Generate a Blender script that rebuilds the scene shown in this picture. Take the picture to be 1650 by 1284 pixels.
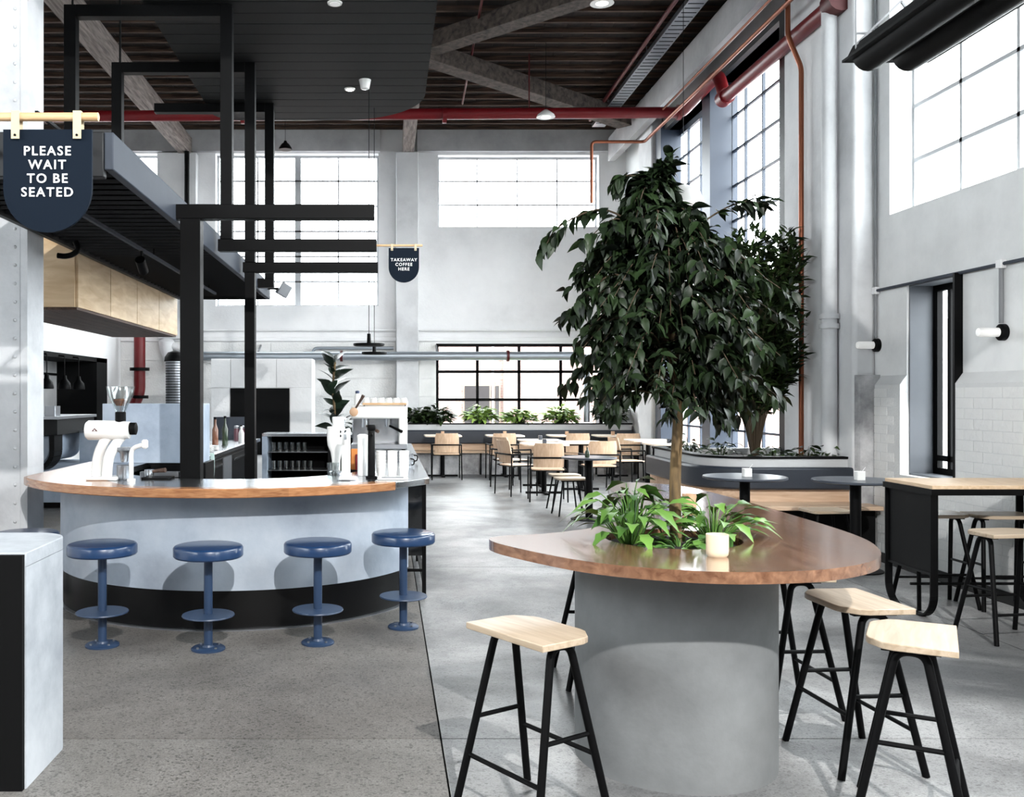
import bpy, math, random
from mathutils import Vector, Matrix, Euler
random.seed(7)
for o in list(bpy.data.objects): bpy.data.objects.remove(o)
SC = bpy.context.scene
COL = SC.collection
PI = math.pi
# ------------------------------------------------------------------ camera
cam_d = bpy.data.cameras.new('camera'); cam = bpy.data.objects.new('camera', cam_d); COL.objects.link(cam)
cam.location = (0, 0, 1.5); cam.rotation_euler = (PI/2, 0, 0)
cam_d.sensor_fit = 'HORIZONTAL'; cam_d.sensor_width = 36; cam_d.lens = 1530/1650*36
cam_d.shift_x = (825-622)/1650; cam_d.shift_y = -(642-637)/1650
cam_d.clip_start = .05; cam_d.clip_end = 300
SC.camera = cam
# ------------------------------------------------------------------ world, exposure
W = bpy.data.worlds.new('overcast_sky'); SC.world = W; W.use_nodes = True
bg = W.node_tree.nodes['Background']
bg.inputs[0].default_value = (.93, .965, 1, 1); bg.inputs[1].default_value = 18.5
SC.view_settings.view_transform = 'Standard'; SC.view_settings.look = 'None'
SC.view_settings.gamma = 1; SC.view_settings.use_curve_mapping = False
SC.view_settings.exposure = 0.0

# ------------------------------------------------------------------ daylight: sky portals in the window openings
def portal(name, loc, rot, sx, sy):
    l = bpy.data.lights.new(name, 'AREA'); l.shape = 'RECTANGLE'; l.size = sx; l.size_y = sy
    l.cycles.is_portal = True
    o = bpy.data.objects.new(name, l); COL.objects.link(o); o.location = loc; o.rotation_euler = rot
portal('sky_portal', (5.2, 13.8, 3.25), (0, PI/2, 0), 5.5, 5.0)        # tall right windows
portal('sky_portal', (5.2, 6.0, 4.75), (0, PI/2, 0), 3.1, 6.1)         # upper right window
portal('sky_portal', (5.2, -.4, 4.75), (0, PI/2, 0), 3.1, 5.6)         # unseen next bay behind the camera, added for side light
portal('sky_portal', (-1.78, 19.4, 4.8), (-PI/2, 0, 0), 3.3, 3.05)     # back left
portal('sky_portal', (2.65, 19.4, 5.6), (-PI/2, 0, 0), 3.3, 1.5)       # back right
portal('sky_portal', (2.7, 19.4, 1.7), (-PI/2, 0, 0), 3.5, 1.8)        # back low
portal('sky_portal', (-5.7, .3, 4.75), (0, -PI/2, 0), 3.1, 7.0)        # unseen left windows, added to light the right wall
portal('sky_portal', (-6.14, 19.4, 4.8), (-PI/2, 0, 0), 3.2, 3.05)     # back, above the kitchen

# ------------------------------------------------------------------ helpers
def lin(c):
    c /= 255
    return c/12.92 if c <= .04045 else ((c+.055)/1.055)**2.4
def rgb(r, g, b): return (lin(r), lin(g), lin(b), 1)

def _nodes(name):
    m = bpy.data.materials.new(name); m.use_nodes = True
    nt = m.node_tree; b = nt.nodes['Principled BSDF']
    return m, nt, b
def plain(name, col, rough=.5, metal=0, var=.06, scale=6, bump=0, bscale=60, emit=None, estr=0, coat=0, spec=.5):
    m, nt, b = _nodes(name)
    N, L = nt.nodes, nt.links
    tc = N.new('ShaderNodeTexCoord')
    nz = N.new('ShaderNodeTexNoise'); nz.inputs['Scale'].default_value = scale; nz.inputs['Detail'].default_value = 5
    L.new(tc.outputs['Object'], nz.inputs['Vector'])
    mx = N.new('ShaderNodeMix'); mx.data_type = 'RGBA'
    mx.inputs[6].default_value = tuple(c*(1-var*1.6) for c in col[:3])+(1,)
    mx.inputs[7].default_value = tuple(min(1, c*(1+var)) for c in col[:3])+(1,)
    L.new(nz.outputs['Fac'], mx.inputs[0]); L.new(mx.outputs[2], b.inputs['Base Color'])
    b.inputs['Roughness'].default_value = rough; b.inputs['Metallic'].default_value = metal
    b.inputs['Specular IOR Level'].default_value = spec
    b.inputs['Coat Weight'].default_value = coat
    if bump:
        n2 = N.new('ShaderNodeTexNoise'); n2.inputs['Scale'].default_value = bscale; n2.inputs['Detail'].default_value = 4
        L.new(tc.outputs['Object'], n2.inputs['Vector'])
        bp = N.new('ShaderNodeBump'); bp.inputs['Strength'].default_value = bump; bp.inputs['Distance'].default_value = .02
        L.new(n2.outputs['Fac'], bp.inputs['Height']); L.new(bp.outputs[0], b.inputs['Normal'])
    if emit:
        b.inputs['Emission Color'].default_value = emit; b.inputs['Emission Strength'].default_value = estr
    return m
def patchy(name, c1, c2, c3, rough=.7, scale=.8, bump=.15, bscale=25):
    """painted / rendered plaster with soft stains of its own"""
    m, nt, b = _nodes(name); N, L = nt.nodes, nt.links
    tc = N.new('ShaderNodeTexCoord')
    n1 = N.new('ShaderNodeTexNoise'); n1.inputs['Scale'].default_value = scale; n1.inputs['Detail'].default_value = 8; n1.inputs['Roughness'].default_value = .62
    L.new(tc.outputs['Object'], n1.inputs['Vector'])
    r = N.new('ShaderNodeValToRGB')
    r.color_ramp.elements[0].position = .32; r.color_ramp.elements[0].color = c1
    r.color_ramp.elements[1].position = .68; r.color_ramp.elements[1].color = c3
    e = r.color_ramp.elements.new(.5); e.color = c2
    L.new(n1.outputs['Fac'], r.inputs[0]); L.new(r.outputs[0], b.inputs['Base Color'])
    b.inputs['Roughness'].default_value = rough
    n2 = N.new('ShaderNodeTexNoise'); n2.inputs['Scale'].default_value = bscale; n2.inputs['Detail'].default_value = 6
    L.new(tc.outputs['Object'], n2.inputs['Vector'])
    bp = N.new('ShaderNodeBump'); bp.inputs['Strength'].default_value = bump; bp.inputs['Distance'].default_value = .02
    L.new(n2.outputs['Fac'], bp.inputs['Height']); L.new(bp.outputs[0], b.inputs['Normal'])
    return m
def wood(name, c1, c2, stretch=(1, 12, 12), rough=.4, scale=3, plank=0, coat=0, rings=6):
    m, nt, b = _nodes(name); N, L = nt.nodes, nt.links
    tc = N.new('ShaderNodeTexCoord'); mp = N.new('ShaderNodeMapping'); mp.inputs['Scale'].default_value = stretch
    L.new(tc.outputs['Object'], mp.inputs['Vector'])
    n1 = N.new('ShaderNodeTexNoise'); n1.inputs['Scale'].default_value = scale; n1.inputs['Detail'].default_value = 7; n1.inputs['Distortion'].default_value = .6
    L.new(mp.outputs[0], n1.inputs['Vector'])
    r = N.new('ShaderNodeValToRGB'); r.color_ramp.elements[0].position = .3; r.color_ramp.elements[1].position = .72
    r.color_ramp.elements[0].color = c1; r.color_ramp.elements[1].color = c2
    L.new(n1.outputs['Fac'], r.inputs[0])
    out = r.outputs[0]
    if plank:                                  # tone of each lamella, along one axis
        sx = N.new('ShaderNodeSeparateXYZ'); L.new(tc.outputs['Object'], sx.inputs[0])
        ax = {1: 'X', 2: 'Y', 3: 'Z'}[abs(int(plank[0]))]
        mu = N.new('ShaderNodeMath'); mu.operation = 'MULTIPLY'; mu.inputs[1].default_value = plank[1]
        L.new(sx.outputs[ax], mu.inputs[0])
        fl = N.new('ShaderNodeMath'); fl.operation = 'FLOOR'; L.new(mu.outputs[0], fl.inputs[0])
        wn = N.new('ShaderNodeTexWhiteNoise'); wn.noise_dimensions = '1D'; L.new(fl.outputs[0], wn.inputs['W'])
        hs = N.new('ShaderNodeHueSaturation')
        mr = N.new('ShaderNodeMapRange'); mr.inputs[3].default_value = .88; mr.inputs[4].default_value = 1.1
        L.new(wn.outputs['Value'], mr.inputs[0]); L.new(mr.outputs[0], hs.inputs['Value']); L.new(out, hs.inputs['Color'])
        out = hs.outputs[0]
    L.new(out, b.inputs['Base Color'])
    b.inputs['Roughness'].default_value = rough; b.inputs['Coat Weight'].default_value = coat; b.inputs['Coat Roughness'].default_value = .15
    bp = N.new('ShaderNodeBump'); bp.inputs['Strength'].default_value = .06; bp.inputs['Distance'].default_value = .01
    L.new(n1.outputs['Fac'], bp.inputs['Height']); L.new(bp.outputs[0], b.inputs['Normal'])
    return m
def floor_mat(name, base, dark, light, speck, rough):
    m, nt, b = _nodes(name); N, L = nt.nodes, nt.links
    tc = N.new('ShaderNodeTexCoord')
    geo = N.new('ShaderNodeNewGeometry')
    n1 = N.new('ShaderNodeTexNoise'); n1.inputs['Scale'].default_value = .7; n1.inputs['Detail'].default_value = 9; n1.inputs['Roughness'].default_value = .65; n1.inputs['Distortion'].default_value = .4
    L.new(geo.outputs['Position'], n1.inputs['Vector'])
    r = N.new('ShaderNodeValToRGB'); cr = r.color_ramp
    cr.elements[0].position = .37; cr.elements[0].color = dark
    cr.elements[1].position = .63; cr.elements[1].color = light
    e = cr.elements.new(.5); e.color = base
    L.new(n1.outputs['Fac'], r.inputs[0])
    # exposed aggregate
    v = N.new('ShaderNodeTexVoronoi'); v.inputs['Scale'].default_value = 95; v.feature = 'F1'
    L.new(geo.outputs['Position'], v.inputs['Vector'])
    sep = N.new('ShaderNodeSeparateColor'); L.new(v.outputs['Color'], sep.inputs[0])
    r2 = N.new('ShaderNodeValToRGB'); r2.color_ramp.elements[0].position = .0; r2.color_ramp.elements[1].position = 1
    r2.color_ramp.elements[0].color = (.25, .25, .25, 1); r2.color_ramp.elements[1].color = (1.0, 1.0, 1.0, 1)
    e = r2.color_ramp.elements.new(.22); e.color = (.78, .78, .78, 1)
    e = r2.color_ramp.elements.new(.85); e.color = (.84, .84, .84, 1)
    L.new(sep.outputs[0], r2.inputs[0])
    mx = N.new('ShaderNodeMix'); mx.data_type = 'RGBA'; mx.blend_type = 'MULTIPLY'; mx.inputs[0].default_value = speck
    L.new(r.outputs[0], mx.inputs[6]); L.new(r2.outputs[0], mx.inputs[7])
    n3 = N.new('ShaderNodeTexNoise'); n3.inputs['Scale'].default_value = 130; n3.inputs['Detail'].default_value = 3
    L.new(geo.outputs['Position'], n3.inputs['Vector'])
    r3 = N.new('ShaderNodeValToRGB'); r3.color_ramp.elements[0].position = .38; r3.color_ramp.elements[0].color = (.55, .55, .55, 1)
    r3.color_ramp.elements[1].position = .5; r3.color_ramp.elements[1].color = (1, 1, 1, 1)
    L.new(n3.outputs['Fac'], r3.inputs[0])
    m2 = N.new('ShaderNodeMix'); m2.data_type = 'RGBA'; m2.blend_type = 'MULTIPLY'; m2.inputs[0].default_value = speck
    L.new(mx.outputs[2], m2.inputs[6]); L.new(r3.outputs[0], m2.inputs[7])
    L.new(m2.outputs[2], b.inputs['Base Color'])
    n2 = N.new('ShaderNodeTexNoise'); n2.inputs['Scale'].default_value = 1.7; n2.inputs['Detail'].default_value = 6
    L.new(geo.outputs['Position'], n2.inputs['Vector'])
    mr = N.new('ShaderNodeMapRange'); mr.inputs[1].default_value = .3; mr.inputs[2].default_value = .7
    mr.inputs[3].default_value = rough-.06; mr.inputs[4].default_value = rough+.14
    L.new(n2.outputs['Fac'], mr.inputs[0]); L.new(mr.outputs[0], b.inputs['Roughness'])
    bp = N.new('ShaderNodeBump'); bp.inputs['Strength'].default_value = .08; bp.inputs['Distance'].default_value = .005
    L.new(n3.outputs['Fac'], bp.inputs['Height']); L.new(bp.outputs[0], b.inputs['Normal'])
    return m
def leaf_mat(name, c1, c2, rough=.35):
    m, nt, b = _nodes(name); N, L = nt.nodes, nt.links
    oi = N.new('ShaderNodeNewGeometry')
    ri = N.new('ShaderNodeObjectInfo')
    ad = N.new('ShaderNodeMath'); ad.operation = 'ADD'
    L.new(oi.outputs['Random Per Island'], ad.inputs[0]); L.new(ri.outputs['Random'], ad.inputs[1])
    fr = N.new('ShaderNodeMath'); fr.operation = 'FRACT'; L.new(ad.outputs[0], fr.inputs[0])
    mx = N.new('ShaderNodeMix'); mx.data_type = 'RGBA'; mx.inputs[6].default_value = c1; mx.inputs[7].default_value = c2
    L.new(fr.outputs[0], mx.inputs[0]); L.new(mx.outputs[2], b.inputs['Base Color'])
    b.inputs['Roughness'].default_value = rough; b.inputs['Specular IOR Level'].default_value = .22
    return m
def glass_mat(name, tint=(1, 1, 1, 1), refl=.05, rough=.02):
    m = bpy.data.materials.new(name); m.use_nodes = True; nt = m.node_tree; N, L = nt.nodes, nt.links
    N.clear(); out = N.new('ShaderNodeOutputMaterial'); mx = N.new('ShaderNodeMixShader')
    t = N.new('ShaderNodeBsdfTransparent'); t.inputs[0].default_value = tint
    g = N.new('ShaderNodeBsdfGlossy'); g.inputs['Roughness'].default_value = rough
    mx.inputs[0].default_value = refl
    L.new(t.outputs[0], mx.inputs[1]); L.new(g.outputs[0], mx.inputs[2]); L.new(mx.outputs[0], out.inputs[0])
    return m
def brick_mat(name, c1, c2, mortar, scale):
    m, nt, b = _nodes(name); N, L = nt.nodes, nt.links
    tc = N.new('ShaderNodeTexCoord'); mp = N.new('ShaderNodeMapping'); mp.inputs['Rotation'].default_value = (PI/2, 0, 0)
    L.new(tc.outputs['Object'], mp.inputs[0])
    br = N.new('ShaderNodeTexBrick'); br.inputs['Scale'].default_value = scale
    br.inputs['Color1'].default_value = c1; br.inputs['Color2'].default_value = c2; br.inputs['Mortar'].default_value = mortar
    L.new(mp.outputs[0], br.inputs['Vector']); L.new(br.outputs['Color'], b.inputs['Base Color'])
    b.inputs['Roughness'].default_value = .9
    return m

M = {}
M['white_paint'] = patchy('white_paint', rgb(216, 216, 217), rgb(232, 232, 233), rgb(240, 240, 241), .7, .7)
M['right_paint'] = patchy('stained_white_render', rgb(205, 206, 206), rgb(226, 227, 227), rgb(238, 238, 238), .75, .55, .25, 14)
M['grey_paint'] = patchy('grey_band_paint', rgb(140, 140, 141), rgb(165, 165, 166), rgb(185, 185, 186), .8, .8)
M['brick_white'] = patchy('painted_brick', rgb(212, 213, 212), rgb(226, 226, 225), rgb(236, 236, 235), .7, .9, .4, 30)
M['mortar_white'] = plain('mortar_white', rgb(210, 211, 211), .85, bump=.3)
M['pilaster'] = patchy('pilaster_paint', rgb(180, 181, 183), rgb(214, 215, 217), rgb(228, 229, 230), .7, .6, .2, 12)
M['weathered'] = patchy('weathered_render', rgb(118, 118, 120), rgb(168, 168, 170), rgb(205, 205, 206), .85, 3.0, .5, 20)
M['column_white'] = patchy('column_white', rgb(176, 178, 182), rgb(196, 198, 201), rgb(208, 209, 212), .65, 2.0)
M['concrete'] = patchy('pale_concrete', rgb(150, 155, 162), rgb(176, 181, 187), rgb(196, 200, 205), .6, 2.2, .12, 18)
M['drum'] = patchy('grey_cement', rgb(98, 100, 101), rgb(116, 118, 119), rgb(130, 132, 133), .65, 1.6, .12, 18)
M['bar_blue'] = patchy('bar_plaster_blue', rgb(142, 152, 166), rgb(162, 172, 185), rgb(178, 186, 196), .6, 1.8, .12, 16)
M['panel_blue'] = patchy('panel_blue_grey', rgb(136, 148, 164), rgb(158, 170, 186), rgb(174, 185, 199), .6, 2.5, .05)
M['black'] = plain('black_powdercoat', rgb(8, 8, 9), .5, var=.15, spec=.1)
M['black_gloss'] = plain('black_gloss', rgb(6, 6, 7), .3, var=.1, spec=.3)
M['black_matt'] = plain('black_matt', rgb(4, 4, 5), .85, var=.1, spec=.2)
M['charcoal'] = plain('charcoal_board', rgb(21, 22, 23), .65, var=.18, scale=2, spec=.2)
M['steel_grey'] = plain('steel_paint_grey', rgb(60, 65, 74), .6, var=.08, spec=.2)
M['steel_dark'] = plain('steel_paint_dark', rgb(16, 17, 20), .5, var=.1, spec=.35)
M['navy_steel'] = plain('navy_window_steel', rgb(44, 54, 70), .45, var=.08)
M['slot_grey'] = plain('slot_window_grey', rgb(86, 90, 96), .55, var=.08)
M['window_bar'] = plain('window_bar_pale', rgb(178, 180, 183), .5)
M['thin_steel'] = plain('window_bar_grey', rgb(120, 122, 125), .5)
M['stainless'] = plain('stainless', rgb(196, 199, 203), .22, 1, .08, 9)
M['stainless_dull'] = plain('stainless_dull', rgb(150, 153, 158), .35, .9, .1, 7)
M['galv'] = plain('galvanised_pipe', rgb(160, 168, 176), .38, .7, .12, 5)
M['red'] = plain('red_pipe_paint', rgb(104, 16, 22), .4, var=.15, spec=.3)
M['red_dark'] = plain('red_oxide', rgb(74, 16, 18), .5, var=.2, spec=.3)
M['copper'] = plain('copper_pipe', rgb(140, 82, 58), .4, .7, .2, 3)
M['navy_sign'] = plain('navy_sign', rgb(13, 23, 35), .7, var=.05, spec=.1)
M['white_print'] = plain('white_print', rgb(240, 240, 240), .6, var=.01)
M['leather'] = plain('tan_strap', rgb(192, 178, 150), .65, var=.08, scale=30)
M['dowel'] = wood('dowel_timber', rgb(190, 150, 108), rgb(222, 188, 146), (2, 20, 20), .5)
M['blue_stool'] = plain('blue_stool_enamel', rgb(24, 52, 88), .3, var=.06, coat=.3)
M['blue_stool2'] = plain('blue_stool_frame', rgb(38, 58, 86), .4, var=.08)
M['table_wood'] = wood('table_timber', rgb(104, 70, 50), rgb(150, 111, 85), (14, 1.0, 14), .14, 2.2, plank=(1, 7.5), coat=1.0)
M['bar_wood'] = wood('bar_timber', rgb(142, 92, 58), rgb(190, 138, 96), (2.5, 2.5, 16), .26, 4, plank=(1, 4.0), coat=.35)
M['ply'] = wood('pale_ply', rgb(196, 166, 132), rgb(224, 198, 168), (10, 1.4, 10), .42, 3)
M['seat_ply'] = wood('stool_seat_ply', rgb(168, 148, 124), rgb(196, 178, 157), (1.2, 12, 12), .38, 3.5)
M['chair_ply'] = wood('chair_ply', rgb(204, 168, 136), rgb(226, 196, 168), (12, 12, 1.4), .4, 3)
M['cab_ply'] = wood('cabinet_ply', rgb(196, 164, 124), rgb(228, 204, 170), (1.2, 1.2, 6), .5, 2.2)
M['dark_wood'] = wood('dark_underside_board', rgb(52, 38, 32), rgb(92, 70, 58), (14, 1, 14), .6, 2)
M['old_beam'] = wood('old_timber_beam', rgb(74, 66, 62), rgb(140, 130, 124), (10, 1, 10), .85, 2.4)
M['old_brace'] = wood('old_timber_brace', rgb(40, 34, 31), rgb(88, 78, 71), (8, 8, 8), .9, 1.6)
M['roof_board'] = wood('roof_board', rgb(4, 2, 1), rgb(30, 14, 6), (9, .9, 9), .95, 1.4)
M['batten'] = wood('roof_batten', rgb(22, 14, 11), rgb(84, 63, 50), (1, 12, 12), .9, 2)
M['tabletop_pale'] = wood('pale_table_top', rgb(226, 208, 188), rgb(242, 230, 216), (1.5, 12, 12), .4, 3)
M['table_dark'] = plain('dark_table_top', rgb(62, 67, 76), .3, var=.05)
M['cushion'] = plain('navy_leather', rgb(36, 42, 52), .42, var=.1, scale=5, bump=.1, bscale=120)
M['planter_grey'] = plain('planter_grey', rgb(190, 191, 192), .6, var=.05)
M['bench_wood'] = wood('bench_timber', rgb(190, 158, 130), rgb(220, 194, 168), (1, 12, 12), .4, 2.5)
M['soil'] = plain('soil', rgb(34, 26, 20), .95, var=.3, scale=40, bump=.8)
M['cream'] = plain('cream_ceramic', rgb(226, 208, 180), .45, var=.03)
M['tan_ceramic'] = plain('tan_ceramic', rgb(196, 158, 126), .5, var=.05)
M['white_ceramic'] = plain('white_ceramic', rgb(240, 240, 238), .25, var=.02)
M['white_enamel'] = plain('white_enamel', rgb(238, 237, 234), .25, var=.02, coat=.4)
M['trunk'] = wood('trunk_bark', rgb(58, 45, 28), rgb(122, 98, 62), (10, 10, 1.5), .8, 4)
M['twig'] = plain('twig_bark', rgb(58, 46, 30), .8)
M['leaf_dark'] = leaf_mat('ficus_leaf', rgb(10, 17, 10), rgb(34, 49, 26), .45)
M['leaf_mid'] = leaf_mat('shrub_leaf', rgb(15, 25, 12), rgb(52, 70, 34), .45)
M['leaf_bright'] = leaf_mat('planter_leaf', rgb(42, 78, 34), rgb(104, 142, 66), .4)
M['leaf_lime'] = leaf_mat('window_plant_leaf', rgb(70, 104, 40), rgb(160, 188, 92), .5)
M['leaf_deep'] = leaf_mat('fig_leaf', rgb(16, 26, 20), rgb(34, 48, 36), .35)
M['glass'] = glass_mat('clear_pane', (.97, .985, .98, 1), .05)
M['clear'] = glass_mat('clear_vessel', (.88, .9, .9, 1), .14, .05)
M['dark_glass'] = plain('dark_glass', rgb(30, 32, 34), .08, var=.4, scale=8)
M['glow'] = plain('lamp_glow', (1, 1, 1, 1), .5, emit=(1, .97, .92, 1), estr=5)
M['opal'] = plain('opal_glass', rgb(236, 236, 234), .3, emit=(1, .98, .95, 1), estr=.25)
M['ext_brick'] = brick_mat('street_brick', rgb(142, 112, 104), rgb(158, 132, 124), rgb(160, 152, 146), 3.2)
M['ext_trim'] = plain('street_trim', rgb(140, 124, 112), .8)
M['ext_dark'] = plain('street_window', rgb(44, 40, 40), .3)
M['asphalt'] = plain('asphalt', rgb(120, 120, 122), .9)
M['floor_agg'] = floor_mat('aggregate_floor', rgb(122, 118, 114), rgb(104, 101, 98), rgb(138, 134, 130), .85, .5)
M['floor_pale'] = floor_mat('ground_floor', rgb(136, 136, 136), rgb(88, 89, 91), rgb(176, 176, 176), .65, .34)
M['floor_mid'] = floor_mat('mid_aggregate_floor', rgb(130, 127, 123), rgb(108, 106, 103), rgb(150, 147, 143), .85, .46)  # slightly paler aggregate mix for the front left slabs
M['towel'] = plain('tea_towel', rgb(190, 214, 208), .9, var=.1, scale=40)
M['bottle_green'] = plain('green_bottle', rgb(52, 66, 50), .15, var=.1)
M['bottle_amber'] = plain('amber_bottle', rgb(120, 78, 58), .2, var=.1)
M['plum'] = plain('plum_fruit_jar', rgb(92, 50, 62), .4, var=.2, scale=30)
M['orange'] = plain('orange_pack', rgb(196, 120, 50), .5)
M['card_blue'] = plain('blue_card', rgb(52, 64, 96), .5)

class MB:
    def __init__(s): s.v, s.f = [], []
    def add(s, vs, fs):
        k = len(s.v); s.v += [tuple(v) for v in vs]; s.f += [tuple(i+k for i in f) for f in fs]; return s
    def box(s, x0, x1, y0, y1, z0, z1):
        if x0 > x1: x0, x1 = x1, x0
        if y0 > y1: y0, y1 = y1, y0
        if z0 > z1: z0, z1 = z1, z0
        return s.add([(x0,y0,z0),(x1,y0,z0),(x1,y1,z0),(x0,y1,z0),(x0,y0,z1),(x1,y0,z1),(x1,y1,z1),(x0,y1,z1)],
                     [(0,3,2,1),(4,5,6,7),(0,1,5,4),(1,2,6,5),(2,3,7,6),(3,0,4,7)])
    def bar(s, p, q, w, h, up=(0,0,1)):
        p, q = Vector(p), Vector(q); d = (q-p).normalized(); u = Vector(up)
        if abs(d.dot(u)) > .98: u = Vector((0,1,0))
        a = d.cross(u).normalized()*w/2; b = a.cross(d).normalized()*h/2
        vs = [p-a-b, p+a-b, p+a+b, p-a+b, q-a-b, q+a-b, q+a+b, q-a+b]
        return s.add(vs, [(0,1,2,3),(7,6,5,4),(0,4,5,1),(1,5,6,2),(2,6,7,3),(3,7,4,0)])
    def tube(s, path, r, n=8, closed=False):
        P = [Vector(p) for p in path]; m = len(P)
        R = r if isinstance(r, (list, tuple)) else [r]*m
        T = []
        for i in range(m):
            a = P[i-1] if (i or closed) else P[i]; b = P[(i+1) % m] if (i < m-1 or closed) else P[i]
            T.append((b-a).normalized())
        u = Vector((0,0,1)) if abs(T[0].z) < .9 else Vector((0,1,0))
        u = (u-T[0]*u.dot(T[0])).normalized()
        vs = []
        for i in range(m):
            u = (u-T[i]*u.dot(T[i])).normalized(); w = T[i].cross(u)
            vs += [P[i]+(u*math.cos(2*PI*k/n)+w*math.sin(2*PI*k/n))*R[i] for k in range(n)]
        fs = []
        for i in range(m if closed else m-1):
            j = (i+1) % m
            fs += [(i*n+k, i*n+(k+1)%n, j*n+(k+1)%n, j*n+k) for k in range(n)]
        if not closed: fs += [tuple(range(n))[::-1], tuple(range((m-1)*n, m*n))]
        return s.add(vs, fs)
    def cyl(s, p, q, r, n=16, r1=None): return s.tube([p, q], [r, r if r1 is None else r1], n)
    def lathe(s, prof, n=24, c=(0,0,0), axis='z', a0=0, a1=2*PI):
        """prof: list of (radius, height) from bottom to top"""
        full = abs(a1-a0-2*PI) < 1e-6
        cnt = n if full else n+1; vs = []
        for r, h in prof:
            for k in range(cnt):
                a = a0+(a1-a0)*k/n; x, y = max(r,1e-5)*math.cos(a), max(r,1e-5)*math.sin(a)
                p = (x, y, h) if axis == 'z' else ((h, x, y) if axis == 'x' else (y, h, x))
                vs.append((c[0]+p[0], c[1]+p[1], c[2]+p[2]))
        fs = []
        for i in range(len(prof)-1):
            for k in range(n if full else n):
                k2 = (k+1) % cnt if full else k+1
                fs.append((i*cnt+k, i*cnt+k2, (i+1)*cnt+k2, (i+1)*cnt+k))
        if full:
            if prof[0][0] > 1e-4: fs.append(tuple(range(cnt))[::-1])
            if prof[-1][0] > 1e-4: fs.append(tuple(range((len(prof)-1)*cnt, len(prof)*cnt)))
        return s.add(vs, fs)
    def prism(s, pts, z0, z1, axis='z'):
        n = len(pts)
        def tr(p, h): return (p[0], p[1], h) if axis == 'z' else ((h, p[0], p[1]) if axis == 'x' else (p[0], h, p[1]))
        vs = [tr(p, z0) for p in pts]+[tr(p, z1) for p in pts]
        return s.add(vs, [tuple(range(n))[::-1], tuple(range(n, 2*n))]+[(i, (i+1)%n, n+(i+1)%n, n+i) for i in range(n)])
    def ring(s, outer, inner, z0, z1, closed=True):
        """outer and inner loops with the same count: a slab with a hole, or an open band"""
        n = len(outer)
        vs = [(p[0],p[1],z) for z in (z0, z1) for L in (outer, inner) for p in L]
        fs = []; m = n if closed else n-1
        for i in range(m):
            j = (i+1) % n
            fs += [(2*n+i, 2*n+j, 3*n+j, 3*n+i), (j, i, n+i, n+j), (i, j, 2*n+j, 2*n+i), (n+j, n+i, 3*n+i, 3*n+j)]
        if not closed: fs += [(0, 2*n, 3*n, n), (n-1, 2*n-1, 4*n-1, 3*n-1)]
        return s.add(vs, fs)
    def mesh(s, name, org=(0,0,0), ang=38):
        me = bpy.data.meshes.new(name)
        me.from_pydata([(v[0]-org[0], v[1]-org[1], v[2]-org[2]) for v in s.v], [], s.f)
        me.validate(); me.update()
        import bmesh
        bm = bmesh.new(); bm.from_mesh(me); bmesh.ops.recalc_face_normals(bm, faces=bm.faces); bm.to_mesh(me); bm.free()
        me.polygons.foreach_set('use_smooth', [True]*len(me.polygons))
        me.set_sharp_from_angle(angle=math.radians(ang))
        return me
    def build(s, name, mat, parent=None, loc=None, bevel=0, world=True):
        """vertices are in world space (world=True) or local to the parent"""
        po = Vector((0,0,0))
        if parent is not None and world: po = wloc(parent)
        if loc is None:
            me = s.mesh(name, po); l = (0,0,0)
            if parent is None:                       # origin at the base of the mesh
                xs = [v.co.x for v in me.vertices]; ys = [v.co.y for v in me.vertices]; zs = [v.co.z for v in me.vertices]
                l = ((min(xs)+max(xs))/2, (min(ys)+max(ys))/2, min(zs))
                me.transform(Matrix.Translation((-l[0], -l[1], -l[2])))
        else:
            me = s.mesh(name); l = loc
        o = bpy.data.objects.new(name, me); COL.objects.link(o); o.location = l
        me.materials.append(M[mat] if isinstance(mat, str) else mat)
        if parent is not None: o.parent = parent
        if bevel:
            b = o.modifiers.new('bevel', 'BEVEL'); b.width = bevel; b.segments = 2; b.limit_method = 'ANGLE'; b.angle_limit = .7
        return o
def wloc(o):
    v = Vector(o.location); p = o.parent
    while p is not None: v += Vector(p.location); p = p.parent
    return v
def tag(o, label=None, cat=None, group=None, kind=None):
    if label: o['label'] = label
    if cat: o['category'] = cat
    if group: o['group'] = group
    if kind: o['kind'] = kind
    return o
def thing(name, label, cat, loc=(0,0,0), rz=0, group=None):
    o = bpy.data.objects.new(name, None); COL.objects.link(o); o.empty_display_size = .1
    o.location = loc; o.rotation_euler = (0, 0, rz)
    return tag(o, label, cat, group)
def struct(name, loc=(0,0,0), label=None):
    o = bpy.data.objects.new(name, None); COL.objects.link(o); o.empty_display_size = .1; o.location = loc
    return tag(o, label, name.split('_')[0], kind='structure')
def copy_tree(o, loc=None, rz=None, label=None, parent=None):
    c = o.copy(); COL.objects.link(c); c.parent = parent
    if loc is not None: c.location = loc
    if rz is not None: c.rotation_euler = (0, 0, rz)
    if label: c['label'] = label
    for ch in o.children: copy_tree(ch, parent=c)
    return c
def inst(name, me, mat, parent, loc, rot=None, scale=None):
    o = bpy.data.objects.new(name, me); COL.objects.link(o); o.parent = parent; o.location = loc
    if rot is not None: o.rotation_euler = rot
    if scale is not None: o.scale = scale
    if mat is not None and not me.materials: me.materials.append(M[mat])
    return o
def arc(cx, cy, r, a0, a1, n): return [(cx+r*math.cos(math.radians(a0+(a1-a0)*k/n)), cy+r*math.sin(math.radians(a0+(a1-a0)*k/n))) for k in range(n+1)]
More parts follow.
